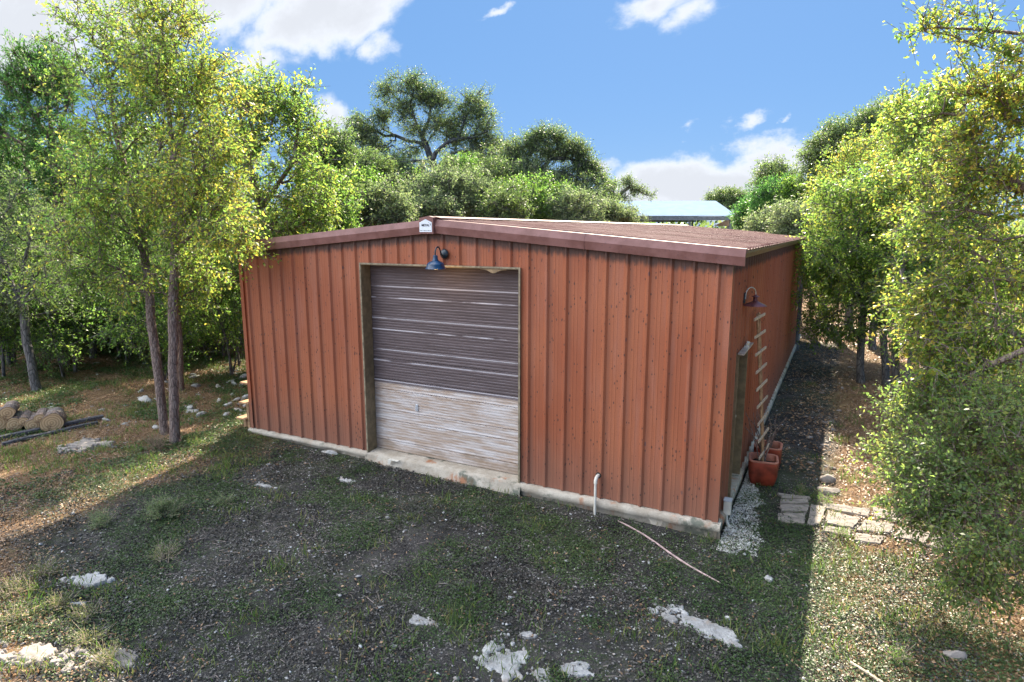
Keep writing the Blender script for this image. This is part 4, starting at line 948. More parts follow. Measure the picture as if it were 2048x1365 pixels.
# shrubs
x, y = clumped(110000, (-1, 11, -6.3, .5), lambda x, y: np.clip((fbm(x*1.6, y*1.6, 90, 5)-.46)*4, .06, 1), npr, 5, .12)
cards_on_ground('chip_flecks', x, y, .021, LF_CHIP, 'pale flat flecks of broken stone and dry leaf on the dark yard soil', 91, hmax=.008, up=3, aspect=.75, tilt=.1)
x, y = clumped(260000, (-1, 12, -6.3, 1.5), lambda x, y: np.clip((fbm(x*2.2, y*2.2, 95, 5)-.36)*4, .15, 1), npr, 8, .08)
cards_on_ground('leaf_mould', x, y, .030, LF_CRUMB, 'dark crumbs of soil and rotted leaf covering the shaded yard', 96, hmax=.015, up=1.2, aspect=.6, tilt=.35)
def shrub(name, label, cat, u, v, w_, h, seed, m, nst=26, ls=.03, per=26, asp=.5, leafy=True, barkm=None):
    c = gp(u, v); rg_ = np.random.default_rng(seed); n = nst; D = rg_.normal(0, 1, (n, 3)); D[:, 2] = np.abs(D[:, 2])+.5; D /= np.linalg.norm(D, axis=1)[:, None]
    E = D*[w_, w_, h]*rg_.uniform(.6, 1.1, (n, 1)); S = rg_.normal(0, .04, (n, 3))*[1, 1, 0]; M = (S+E)*.5+[0, 0, .03]
    V1, F1 = tubes(S, M, np.full(n, .004), np.full(n, .003), 4); V2, F2 = tubes(M, E, np.full(n, .003), np.full(n, .0015), 4)
    Sb = (M[:, None]+(E-M)[:, None]*rg_.uniform(0, .8, (n, 4, 1))).reshape(-1, 3); Eb = Sb+np.repeat(D, 4, 0)*.09+rg_.normal(0, .06, (n*4, 3)); V3_, F3 = tubes(Sb, Eb, np.full(n*4, .002), np.full(n*4, .001), 3)
    t_ = thing(name, label, cat, (c[0], c[1], c[2]-.01)); link('stem', mesh_np('stem', np.concatenate([V1, V2, V3_]), np.concatenate([F1, F2+len(V1), F3+len(V1)+len(V2)]), barkm or WOODP), t_)
    if leafy:
        P_ = (Sb[:, None]+(Eb-Sb)[:, None]*rg_.uniform(0, 1.1, (len(Sb), per, 1))+rg_.normal(0, .022, (len(Sb), per, 3))).reshape(-1, 3); P_[:, 2] = np.maximum(P_[:, 2], .01)
        link('foliage', leaf_mesh('foliage', leaf_cards(P_, rg_.normal(0, 1, P_.shape)+[0, 0, .5], ls, asp, rg_), m), t_)
    return t_
shrub('shrub', 'feathery grey green shrub standing alone in the left of the shaded yard', 'shrub', 328, 1035, .24, .26, 500, LF_OAKG, 34, .022, 34)
shrub('shrub', 'small low grey green plant left of the feathery shrub', 'shrub', 205, 1052, .18, .14, 501, LF_OAKG, 22, .02, 24)
shrub('shrub', 'tiny green plant with a white stone beside it, right of the feathery shrub', 'shrub', 447, 1010, .09, .09, 502, LF_OAKG, 12, .02, 24)
shrub('shrub', 'brownish thin shrub in the shaded yard below the feathery one', 'shrub', 330, 1120, .20, .16, 503, LF_GRASS, 20, .016, 14)
shrub('dry_shrub', 'pale leafless dry bush at the foot of the right elm trunk', 'shrub', 313, 900, .34, .34, 504, None, 46, leafy=False, barkm=LF_DRY)
for k, (u, v, s, lab) in enumerate([(30, 1190, .26, 'yellow green weed clump at the left edge in the sun'), (90, 1150, .20, 'yellow green weed clump above the sunlit ledge'), (20, 1250, .22, 'yellowing weeds below the left edge clump'), (175, 1240, .15, 'small sunlit weed between two pale stones'),
        (215, 1330, .15, 'sprig of yellow green leaves beside the flat pale rock at the bottom'), (120, 1215, .16, 'low sunlit weed in front of the bluish slab'), (180, 1285, .14, 'low weed on the layered ledge')]):
    shrub('weed_clump', lab, 'plant', u, v, s, s*.6, 510+k, LF_WEED, 14, .024, 9)
for k, (u, v, lab) in enumerate([(1600, 990, 'bright green weed tuft behind the shaded flagstones'), (1650, 1010, 'bright green weed tuft between the sunlit flagstones'), (1680, 1075, 'little weed tuft in front of the sunlit flagstones'), (1800, 1325, 'grass tuft near the stick at the lower right')]):
    shrub('weed_clump', lab, 'plant', u, v, .10, .09, 530+k, LF_BRIGHT, 10, .03, 8, .25)
# dead brush pile deep in the left wood
def skeleton(stems_, tips, rng, gnarl=.25, step=.4, plw=.25):
    cap = 60+len(tips)*14+400
    pos = np.zeros((cap, 3)); par = np.full(cap, -1); pl_ = np.zeros(cap); n = 0
    for s in stems_:
        s = [np.array(q, float) for q in s]
        if n == 0: pos[0] = s[0]; n = 1; last = 0
        else:
            last = int(np.argmin(((pos[:n]-s[0])**2).sum(1)))
        for q in s[1:]:
            st_ = pos[last].copy(); dd = np.linalg.norm(q-st_); k = max(1, int(dd/step))
            for i in range(1, k+1):
                p = st_+(q-st_)*i/k+(rng.normal(0, gnarl*.12*dd/k, 3) if i < k else 0)
                pos[n] = p; par[n] = last; pl_[n] = pl_[last]+np.linalg.norm(p-pos[last]); last = n; n += 1
    nst = n; first = max(1, 1)
    dmin = np.array([np.min(((pos[:nst]-t)**2).sum(1)) for t in tips]); order = np.argsort(dmin)
    isT = np.zeros(cap, bool)
    lo_z = pos[0, 2]+.25*(pos[:nst, 2].max()-pos[0, 2])
    pen = np.zeros(cap)
    pen[:nst] = np.where(pos[:nst, 2] < lo_z, 1.5, 0)
    for i in order:
        t = tips[i]
        if n > cap-30: break
        dv_ = t-pos[:n]; d = np.sqrt((dv_**2).sum(1)); cost = d+plw*pl_[:n]+pen[:n]+.35*np.maximum(0, -dv_[:, 2])
        j = int(np.argmin(cost)); st_ = pos[j].copy(); dd = d[j]; k = max(1, min(8, int(dd/step)))
        side = rng.normal(0, 1, 3)*gnarl*dd*.35; last = j
        for q in range(1, k+1):
            u = q/k; p = st_+(t-st_)*u+side*math.sin(math.pi*u)+np.array([0, 0, .10*dd*math.sin(math.pi*u)])
            if q < k: p = p+rng.normal(0, gnarl*.10*dd/k, 3)
            pos[n] = p; par[n] = last; pl_[n] = pl_[last]+dd/k; last = n; n += 1
        isT[last] = True
    cnt = isT[:n].astype(float)
    for i in range(n-1, 0, -1): cnt[par[i]] += cnt[i]
    return pos[:n], par[:n], cnt, isT[:n]
def blob_pts(blobs, n, rng, shell=.5):
    """blobs: list of (centre, (ru, rv, rd), weight)"""
    H = np.array([FW[0], FW[1], 0]); H /= np.linalg.norm(H)
    w_ = np.array([b[1][0]*b[1][1]*(b[2] if len(b) > 2 else 1) for b in blobs]); w_ = w_/w_.sum(); out_ = []; oc_ = []
    for b, k in zip(blobs, rng.multinomial(n, w_)):
        d = rng.normal(0, 1, (k, 3)); d /= np.linalg.norm(d, axis=1)[:, None]
        r = rng.uniform(0, 1, k)**(shell/1.5); s_ = b[0][0]*1.7+b[0][2]; r = r*(.62+.75*vnoise(d[:, 0]*2.2+d[:, 2]*1.3+s_, d[:, 1]*2.2-d[:, 2]*1.1, 5)); d = d*r[:, None]+rng.normal(0, .09, (k, 3))
        p = b[0]+d[:, :1]*b[1][0]*RT+d[:, 1:2]*b[1][1]*np.array([0, 0, 1.])+d[:, 2:]*b[1][2]*H
        out_.append(p); oc_.append(d)
    return np.concatenate(out_), np.concatenate(oc_)
def build_tree(name, label, cat, stems_, blobs, ntips, seed, leafm, barkm, rtrunk, lsize=.045, aspect=.6, tw=6, tl=.35, per=9, spread=1.0,
               gnarl=.25, step=.4, group=None, droop=.12, leafdir=.5, shell=.55, minr=.004, sides=7, plw=.25, up=.6, loc=None):
    rng = np.random.default_rng(seed)
    tips, od = blob_pts(blobs, ntips, rng, shell)
    gzv = ground(tips[:, 0], tips[:, 1])+.25; tips[:, 2] = np.maximum(tips[:, 2], gzv)
    pos, par, cnt, isT = skeleton(stems_, tips, rng, gnarl, step, plw)
    root = pos[0].copy() if loc is None else np.array(loc, float)
    r = rtrunk*(np.maximum(cnt, .6)/max(cnt[0], 1))**.5; r = np.maximum(r, minr)
    r[0] *= 1.25
    e = np.arange(1, len(pos)); A = pos[par[e]]-root; B = pos[e]-root; ra = r[par[e]].copy(); rb = r[e]
    ra = np.minimum(ra, rb*1.35)
    thick = rb > .03
    V1, F1 = tubes(A[thick], B[thick], ra[thick], rb[thick], sides+3) if thick.any() else (np.zeros((0, 3)), np.zeros((0, 4), int))
    V2, F2 = tubes(A[~thick], B[~thick], ra[~thick], rb[~thick], 4)
    # twigs
    tp = pos[isT]-root; cen = tp.mean(0); n = len(tp)
    o = tp-cen; o /= np.linalg.norm(o, axis=1)[:, None]+1e-9
    TD = o[:, None]*.7+rng.normal(0, .8, (n, tw, 3))+np.array([0, 0, .15-droop]); TD /= np.linalg.norm(TD, axis=2)[:, :, None]
    TL = tl*1.15*rng.uniform(.5, 1.4, (n, tw, 1)); S = np.repeat(tp[:, None], tw, 1); E = S+TD*TL-np.array([0, 0, 1])*droop*TL
    V3_, F3 = tubes(S.reshape(-1, 3), E.reshape(-1, 3), np.full(n*tw, .0042*max(1, lsize/.05)), np.full(n*tw, .0015*max(1, lsize/.05)), 3)
    VV = np.concatenate([V1, V2, V3_]); FF = np.concatenate([F1, F2+len(V1), F3+len(V1)+len(V2)])
    tr_ = thing(name, label, cat, root, 0, group)
    link('trunk', mesh_np('trunk', VV, FF, barkm, True), tr_)
    u = rng.uniform(.1, 1.05, (n, tw, per, 1)); P_ = S[:, :, None]*(1-u)+E[:, :, None]*u+rng.normal(0, .028*spread, (n, tw, per, 3))
    D_ = np.repeat(TD[:, :, None], per, 2)*leafdir+rng.normal(0, .4, (n, tw, per, 3))+np.array([0, 0, -droop*1.5])
    V = leaf_cards(P_.reshape(-1, 3), D_.reshape(-1, 3), lsize, aspect, rng, up)
    V[:, 2] = np.maximum(V[:, 2], -.3)
    link('crown', leaf_mesh('crown', V, leafm), tr_)
    return tr_
def B_(u, v, ru, rv, d, w_=1.0, rd=None):
    s = d/FPX; return (at(u, v, d), (ru*s, rv*s, (rd if rd else (ru+rv)*.5*s)), w_)
def foot(p, dz=-.1): return np.array([p[0], p[1], float(ground(p[0], p[1]))+dz])
def stem_px(pts): return [at(*p) for p in pts]

QF = .64   # leaf density factor
def N_(k): return int(k*QF)
# --- hero elms at the left: two slender trunks
ra_ = foot(gp(330, 868)); rb_ = foot(gp(350, 888))
da = float((ra_-CAM)@FW); db = float((rb_-CAM)@FW)
build_tree('elm_tree', 'slender leaning elm, left one of the two close trunks left of the shed', 'tree',
    [[ra_]+stem_px([(318, 760, da), (300, 600, da+.1), (285, 470, da+.2), (262, 380, da+.2), (235, 280, da+.3), (215, 160, da+.4)]),
     stem_px([(290, 500, da+.1), (240, 430, da-.2), (190, 370, da-.4)]), stem_px([(262, 380, da+.2), (320, 300, da-.3), (330, 200, da-.2)]),
     stem_px([(300, 600, da), (240, 540, da-.1), (190, 520, da-.2)])],
    [B_(240, 120, 105, 110, da+.4, 1.3), B_(190, 45, 55, 45, da+.5, .7), B_(300, 230, 110, 110, da), B_(215, 350, 100, 95, da-.2), B_(180, 460, 75, 70, da-.3, .8), B_(280, 440, 80, 70, da, .8), B_(150, 260, 40, 70, da, .5), B_(150, 540, 70, 50, da-.2, .7), B_(250, 560, 60, 45, da, .6)],
    N_(700), 11, LF_ELM, BARK_ELM, .085, .072, .55, tw=6, tl=.36, per=9, step=.35, minr=.007)
build_tree('elm_tree', 'tall yellowing elm, right one of the two close trunks left of the shed', 'tree',
    [[rb_]+stem_px([(348, 780, db), (346, 600, db), (350, 500, db+.1), (352, 400, db+.1), (340, 250, db+.2), (325, 80, db+.3), (320, -60, db+.3)]),
     stem_px([(350, 480, db), (400, 360, db-.3), (430, 250, db-.3)]), stem_px([(350, 500, db), (420, 440, db-.4), (470, 440, db-.6)]),
     stem_px([(342, 300, db), (390, 200, db), (420, 150, db)])],
    [B_(330, 20, 75, 95, db+.3, 1.0), B_(355, 150, 105, 80, db), B_(410, 240, 90, 90, db), B_(400, 370, 90, 85, db-.3, 1.2), B_(450, 450, 62, 55, db-.7, 1.2), B_(330, 380, 70, 80, db, .7), B_(370, 490, 60, 50, db-.2, .7), B_(485, 495, 35, 28, db-.8, 1.1), B_(300, 560, 60, 45, db, .35), B_(400, 560, 60, 50, db+.4, .7), B_(440, 350, 50, 60, db, .8)],
    N_(800), 12, LF_ELMY, BARK_ELM, .09, .072, .55, tw=6, tl=.36, per=9, step=.35, minr=.007)
p = foot(gp(362, 782)); d = float((p-CAM)@FW)
build_tree('elm_tree', 'reddish brown slim trunk rising just behind the two close elm trunks', 'tree',
    [[p]+stem_px([(356, 640, d), (345, 520, d), (350, 400, d)])], [B_(340, 430, 100, 90, d), B_(280, 530, 80, 50, d), B_(420, 540, 60, 50, d, .6)], N_(260), 13, LF_ELMG, BARK_JUN, .07, .06, tw=5, per=9)
# elm behind the left end of the shed
p = foot(at(575, 600, 17)*[1, 1, 0]); d = 17.
build_tree('elm_tree', 'full rounded yellow green elm rising behind the left end of the shed roof', 'tree',
    [[p]+stem_px([(565, 520, d), (520, 420, d), (500, 330, d), (520, 250, d)]), stem_px([(520, 420, d), (590, 320, d-.3), (600, 230, d)]), stem_px([(500, 330, d), (480, 230, d), (490, 180, d)])],
    [B_(540, 205, 80, 62, d, 1), B_(600, 250, 50, 55, d, 1), B_(490, 280, 70, 90, d), B_(590, 360, 75, 75, d), B_(540, 440, 90, 55, d-.3), B_(630, 420, 40, 50, d-.2, .8), B_(510, 190, 45, 45, d, .8), B_(440, 520, 70, 70, d, .6)],
    N_(680), 14, LF_ELM, BARK_ELM, .13, .09, .55, tw=6, tl=.4, per=9)
# junipers at the left edge
p = foot(at(110, 560, 18)*[1, 1, 0]); d = 18.
build_tree('juniper_tree', 'bright green juniper with spiky open top at the far left against the clouds', 'tree',
    [[p]+stem_px([(120, 450, d), (105, 280, d), (95, 200, d), (70, 120, d)]), stem_px([(105, 280, d), (60, 220, d), (30, 180, d)]), stem_px([(105, 280, d), (140, 200, d), (130, 150, d)])],
    [B_(62, 125, 48, 38, d, .8), B_(95, 160, 55, 42, d, .9), B_(40, 190, 50, 50, d), B_(125, 200, 35, 55, d, .8), B_(75, 265, 85, 50, d, 1.1), B_(20, 320, 60, 60, d, 1.1), B_(110, 350, 70, 60, d), B_(30, 420, 60, 60, d, .8), B_(-50, 260, 70, 100, d, .7)],
    N_(560), 15, LF_JUN, BARK_JUN, .14, .10, .26, tw=9, tl=.36, per=14, droop=-.12, leafdir=1.5, spread=.8, up=.2)
p = foot(gp(75, 782)); d = float((p-CAM)@FW)
build_tree('oak_tree', 'dark leafy tree with crooked trunk standing directly behind the log pile', 'tree',
    [[p]+stem_px([(62, 720, d), (50, 650, d), (40, 580, d), (60, 480, d)]), stem_px([(40, 600, d), (-10, 500, d), (-30, 430, d)])],
    [B_(40, 470, 90, 80, d), B_(110, 540, 70, 60, d, .8), B_(-20, 560, 80, 80, d), B_(60, 600, 70, 40, d, .6), B_(-10, 400, 70, 60, d, .8)], N_(420), 16, LF_OAK, BARK_OAK, .10, .055, tw=6, per=9, gnarl=.4)
# smaller trees of the left thicket
LT = [(150, 745, 'low leafy young tree behind the log pile', LF_ELMG, [(150, 640, 50, 40, 1), (120, 600, 50, 40, 1), (185, 610, 40, 40, .8)], 200, .04),
      (310, 700, 'small leafy tree framed between the elm trunks and the thicket', LF_BRIGHT, [(290, 610, 45, 40, 1), (320, 570, 50, 40, 1), (250, 640, 30, 28, .6)], 220, .04),
      (415, 690, 'bright leafy tree low between the elm trunks and the shed', LF_ELMG, [(410, 620, 45, 40, 1), (450, 590, 40, 40, 1), (385, 650, 30, 25, .5)], 220, .04),
      (185, 717, 'olive green young tree with stout short trunk in the left clearing', LF_ELMG, [(190, 560, 75, 60, 1), (150, 490, 60, 60, 1), (240, 520, 60, 50, 1), (200, 630, 45, 28, .5)], 330, .09),
      (122, 706, 'leaning dark trunked tree at the left edge of the mossy clearing', LF_OAK, [(110, 560, 70, 55, 1), (70, 500, 60, 50, 1), (140, 470, 60, 60, 1)], 260, .08),
      (448, 714, 'thin stemmed green tree close to the left wall of the shed', LF_BRIGHT, [(440, 570, 60, 60, 1), (410, 520, 50, 40, 1), (470, 610, 34, 45, 1), (380, 600, 45, 40, .6)], 300, .05),
      (215, 690, 'pair of straight thin stems in the middle of the left thicket', LF_ELMG, [(230, 560, 60, 50, 1), (260, 600, 50, 35, .6), (215, 470, 60, 50, 1)], 220, .05),
      (262, 712, 'spindly leaning sapling left of the two elm trunks', LF_ELMG, [(255, 600, 40, 45, 1), (280, 550, 45, 40, 1)], 120, .035),
      (400, 655, 'bushy green tree behind the two elm trunks', LF_ELMG, [(400, 540, 70, 60, 1), (360, 590, 60, 40, 1), (440, 500, 60, 50, 1), (330, 520, 50, 60, .8)], 330, .10),
      (20, 730, 'thicket tree at the very left edge of the photo', LF_ELMG, [(20, 600, 60, 50, 1), (-30, 540, 60, 60, 1), (30, 520, 50, 40, 1)], 220, .07)]
for k, (u, v, lab, lm, bl, nt, rt) in enumerate(LT):
    p = foot(gp(u, v)); d = float((p-CAM)@FW); cu, cv = bl[0][0], bl[0][1]
    build_tree('young_tree', lab, 'tree', [[p]+stem_px([(u+(cu-u)*.3+6*math.sin(k*2), v+(cv-v)*.45, d), (cu, cv, d), (bl[1][0], bl[1][1], d+.2)])],
        [B_(a, b, c, e, d, w2) for a, b, c, e, w2 in bl], N_(nt), 30+k, lm, BARK_OAK, rt, .065, tw=5, per=9, group='small trees of the left thicket')
# tall dark backing of the left wood
BK = [(10, 525, 90, 70, 21, LF_OAK, 'low dark tree behind the thicket at the left edge'), (130, 555, 80, 50, 23, LF_ELMG, 'low green tree behind the mossy clearing'), (250, 555, 80, 45, 24, LF_OAK, 'low dull tree in the middle of the left thicket'), (350, 550, 70, 42, 24, LF_ELMG, 'low green tree between the two elm trunks, far back'), (110, 480, 90, 70, 21, LF_ELMG, 'green tree below the juniper at the left'), (450, 570, 50, 44, 22, LF_OAK, 'low dark tree close behind the left wall'),
      (-60, 330, 110, 120, 30, LF_OAK, 'deep green tree crown behind the juniper at the left edge'), (60, 420, 100, 90, 26, LF_ELMG, 'shaded green tree deep in the left wood behind the juniper'),
      (180, 330, 90, 80, 27, LF_ELMG, 'green tree crown between juniper and leaning elm'), (200, 470, 100, 80, 24, LF_ELMG, 'shaded green tree low behind the leaning elm'),
      (330, 470, 100, 90, 25, LF_OAK, 'dull green tree behind the two elm trunks'), (440, 400, 80, 80, 26, LF_ELMG, 'green tree filling the gap between the tall elm and the elm behind the shed'),
      (470, 520, 80, 70, 22, LF_OAK, 'dark green tree behind the left wall of the shed'), (320, 330, 80, 70, 30, LF_OAKG, 'grey green crown far behind the two elms')]
for k, (u, v, a, b, d, lm, lab) in enumerate(BK):
    p = foot(at(u+20, 500, d)*[1, 1, 0])
    build_tree('wood_tree', lab, 'tree', [[p]+stem_px([(u+10, v+b*.8, d), (u, v, d)]), stem_px([(u+10, v+b*.8, d), (u-a*.4, v, d)])],
        [B_(u, v, a*1.1, b*1.1, d), B_(u-a*.6, v+b*.5, a*.7, b*.6, d), B_(u+a*.6, v+b*.6, a*.7, b*.6, d), B_(u, v+b*1.1, a*.9, b*.5, d-.4, .5)], N_(300), 50+k, lm, BARK_OAK, .16, .13, .6, tw=6, tl=.5, per=10, spread=2.2, group='trees of the left wood')
# --- big live oak behind the roof
d = 34.; p = foot(at(888, 500, d)*[1, 1, 0])
oak_cl = [(825, 172, 34, 22), (776, 185, 28, 18), (850, 195, 36, 24), (811, 222, 32, 20), (872, 204, 26, 20), (941, 203, 28, 20), (955, 226, 28, 20), (918, 240, 26, 20), (966, 258, 26, 18), (765, 234, 24, 18), (718, 246, 26, 16), (742, 264, 30, 18),
    (762, 292, 34, 18), (722, 272, 24, 16), (881, 250, 28, 18), (905, 272, 30, 16), (940, 282, 30, 18), (983, 288, 28, 16), (828, 262, 22, 14), (951, 316, 34, 18), (850, 262, 24, 14), (828, 300, 26, 14), (800, 322, 30, 16), (722, 320, 34, 20), (690, 296, 26, 20), (990, 310, 26, 20), (905, 316, 30, 20), (770, 345, 30, 20)]
build_tree('live_oak', 'largest live oak, spreading gnarled limbs silhouetted against the blue sky behind the shed', 'tree',
    [[p]+stem_px([(886, 430, d), (884, 380, d), (864, 324, d), (852, 290, d), (843, 271, d), (828, 236, d), (820, 205, d)]),
     stem_px([(864, 324, d), (871, 306, d-.3), (895, 285, d-.5), (916, 278, d-.4), (924, 255, d-.3), (930, 236, d-.3), (945, 215, d-.2)]),
     stem_px([(846, 289, d), (815, 282, d+.4), (790, 271, d+.6), (765, 258, d+.6)]), stem_px([(864, 324, d), (830, 322, d-.5), (797, 327, d-.8), (760, 340, d-1), (723, 341, d-1)]),
     stem_px([(884, 385, d), (843, 355, d-.6), (815, 375, d-.9), (786, 390, d-1.2)]), stem_px([(843, 271, d), (858, 240, d), (862, 210, d)]), stem_px([(916, 278, d-.4), (950, 275, d-.5), (975, 262, d-.5)])],
    [B_(u, v, a*1.12, b*1.25, d, 1, .7) for u, v, a, b in oak_cl], N_(2300), 80, LF_OAK, BARK_OAKL, .22, .09, .5, tw=5, tl=.48, per=9, spread=2.2, gnarl=.5, step=.5, minr=.018, plw=.12, shell=.9)
d = 32.; p = foot(at(1010, 510, d)*[1, 1, 0])
cl2 = [(1085, 276, 28, 16), (1067, 292, 28, 16), (1112, 282, 26, 16), (1141, 297, 26, 16), (1161, 311, 22, 14), (1120, 308, 28, 14), (1092, 306, 24, 14), (1176, 334, 22, 13), (1192, 348, 18, 12), (1152, 334, 22, 12), (1040, 320, 26, 18), (1057, 342, 28, 16), (1196, 366, 14, 10), (1120, 350, 24, 14), (1030, 300, 18, 14), (1075, 330, 20, 12), (1155, 362, 22, 14), (1020, 345, 30, 20)]
build_tree('live_oak', 'second live oak, right of the largest one, with a long limb reaching right', 'tree',
    [[p]+stem_px([(1022, 420, d), (1036, 378, d), (1060, 352, d), (1085, 340, d), (1100, 318, d), (1115, 295, d)]), stem_px([(1085, 340, d), (1120, 345, d-.3), (1150, 352, d-.5), (1180, 362, d-.5)]),
     stem_px([(1060, 352, d), (1055, 320, d+.3), (1070, 295, d+.3)]), stem_px([(1100, 318, d), (1140, 318, d), (1165, 325, d)])],
    [B_(u, v, a*1.12, b*1.25, d, 1, .65) for u, v, a, b in cl2], N_(1350), 81, LF_OAK, BARK_OAKL, .17, .09, .5, tw=5, tl=.48, per=9, spread=2.2, gnarl=.5, step=.5, minr=.016, plw=.12, shell=.9)
d = 36.; p = foot(at(1245, 510, d)*[1, 1, 0])
build_tree('live_oak', 'small live oak just left of the carport, its top twig sticking out to the right', 'tree',
    [[p]+stem_px([(1240, 440, d), (1225, 400, d), (1245, 385, d), (1262, 372, d)])],
    [B_(u, v, a, b, d, 1, .5) for u, v, a, b in [(1254, 366, 12, 9), (1268, 380, 20, 10), (1290, 389, 16, 8), (1219, 376, 18, 14), (1236, 396, 24, 14), (1245, 422, 30, 18), (1205, 410, 24, 22), (1262, 440, 26, 12)]],
    N_(300), 82, LF_OAKG, BARK_OAK, .2, .095, .5, tw=5, tl=.34, per=12, spread=2.4, gnarl=.5, step=.5, minr=.014, shell=.9)
MS = [(800, 345, 46, 36, 31, LF_OAK, 'oak crown left below the largest oak limbs'), (1070, 360, 44, 36, 31, LF_OAKG, 'grey green crown below the second live oak'), (1180, 395, 44, 34, 31, LF_OAK, 'oak crown between second live oak and the small one'), (960, 345, 40, 34, 31, LF_OAK, 'oak crown right below the largest oak'), (1215, 425, 40, 22, 29, LF_OAKG, 'low bush left of the carport'), (885, 365, 44, 44, 25, LF_OAKG, 'grey green dense oak in front of the largest oak trunk'), (860, 415, 50, 30, 24, LF_OAKG, 'low grey green tree touching the shed peak'), (950, 385, 46, 40, 26, LF_OAKG, 'grey green oak right of the largest oak trunk'),
      (1000, 410, 46, 34, 25, LF_OAK, 'dull green shrubby oak low behind the ridge'), (915, 340, 30, 24, 29, LF_BRIGHT, 'small patch of bright green crown among the oaks'), (1045, 395, 44, 40, 27, LF_ELMG, 'mid green tree under the long oak limb'),
      (1100, 400, 44, 38, 28, LF_BRIGHT, 'bright green tree under the long oak limb'), (1150, 415, 44, 30, 27, LF_OAKG, 'low grey green tree left of the small oak'),
      (705, 385, 50, 46, 22, LF_BRIGHT, 'bright yellow green tree behind the left slope of the roof'), (770, 410, 46, 34, 21, LF_OAKG, 'pale grey green bush left of the shed peak'), (650, 380, 50, 60, 20, LF_ELM, 'yellowish tree at the right side of the rounded elm'),
      (655, 290, 42, 34, 21, LF_OAK, 'dull green oak crown between rounded elm and largest oak'), (640, 440, 60, 40, 19, LF_ELMG, 'green bush peeping over the left roof slope'), (730, 330, 40, 26, 28, LF_OAK, 'oak foliage mass under the left limb of the largest oak'),
      (820, 390, 40, 40, 29, LF_ELMG, 'green crown behind the grey green oak'), (1010, 350, 34, 26, 30, LF_OAK, 'dark crown between the two large oaks')]
for k, (u, v, a, b, d, lm, lab) in enumerate(MS):
    p = foot(at(u+5, 520, d)*[1, 1, 0])
    build_tree('bushy_tree', lab, 'tree', [[p]+stem_px([(u+4, v+b*.9, d), (u, v, d)]), stem_px([(u+4, v+b*.8, d), (u-a*.5, v+b*.1, d)])],
        [B_(u, v, a*1.2, b*1.15, d, 1), B_(u-a*.6, v+b*.3, a*.7, b*.7, d-.2, .8), B_(u+a*.6, v+b*.35, a*.7, b*.7, d-.2, .8), B_(u, v+b*.95, a*1.1, b*.5, d-.3, .9)],
        N_(300), 100+k, lm, BARK_OAK, .16, .095, .55, tw=5, tl=.34, per=11, spread=2.2, gnarl=.35, group='trees behind the shed roof', shell=.8)  # each with its own crown
# --- right side, beyond the shed
RB = [(1548, 355, 36, 32, 34, LF_OAK, 'round dark live oak right of the carport with a gap of sky on its left'), (1455, 392, 40, 14, 47, LF_OAK, 'low flat topped oak sticking out above the carport roof corner'),
      (1512, 430, 34, 26, 31, LF_JUN, 'green juniper right of the carport'), (1545, 410, 34, 34, 29, LF_JUN, 'taller juniper between carport and round oak'), (1545, 455, 44, 26, 25, LF_OAKG, 'grey green bush above the far roof corner'),
      (1595, 450, 36, 36, 22, LF_OAKG, 'pale bush touching the far eave of the shed'), (1650, 300, 40, 44, 27, LF_OAK, 'dark green oak crown left of the yellow elms'), (1705, 270, 44, 30, 27, LF_OAK, 'dark green oak crown at the top edge of the right wood'),
      (1770, 240, 48, 30, 27, LF_OAK, 'highest dark green oak crown behind the yellow elms'), (1600, 390, 34, 34, 28, LF_BRIGHT, 'fresh green tree between round oak and yellow elms'), (1830, 240, 40, 40, 25, LF_ELMG, 'green crown behind the top of the yellow elms')]
for k, (u, v, a, b, d, lm, lab) in enumerate(RB):
    jun = lm is LF_JUN; p = foot(at(u+5, 520, d)*[1, 1, 0])
    build_tree('juniper_tree' if jun else 'wood_tree', lab, 'tree', [[p]+stem_px([(u+4, v+b*1.2, d), (u, v, d)]), stem_px([(u+4, v+b*.8, d), (u-a*.5, v+b*.1, d)])],
        [B_(u, v, a, b, d, 1), B_(u-a*.5, v+b*.5, a*.55, b*.5, d-.2, .8), B_(u+a*.45, v+b*.45, a*.6, b*.6, d-.2, .8), B_(u+a*.1, v+b*1.0, a*.95, b*.6, d-.3, .9)],
        N_(400), 130+k, lm, BARK_OAK, .18, .15 if jun else .10, .3 if jun else .52, tw=5, tl=.4, per=12, spread=2.2, gnarl=.4, group='trees of the right wood', droop=-.1 if jun else .12, leafdir=1.3 if jun else .5)
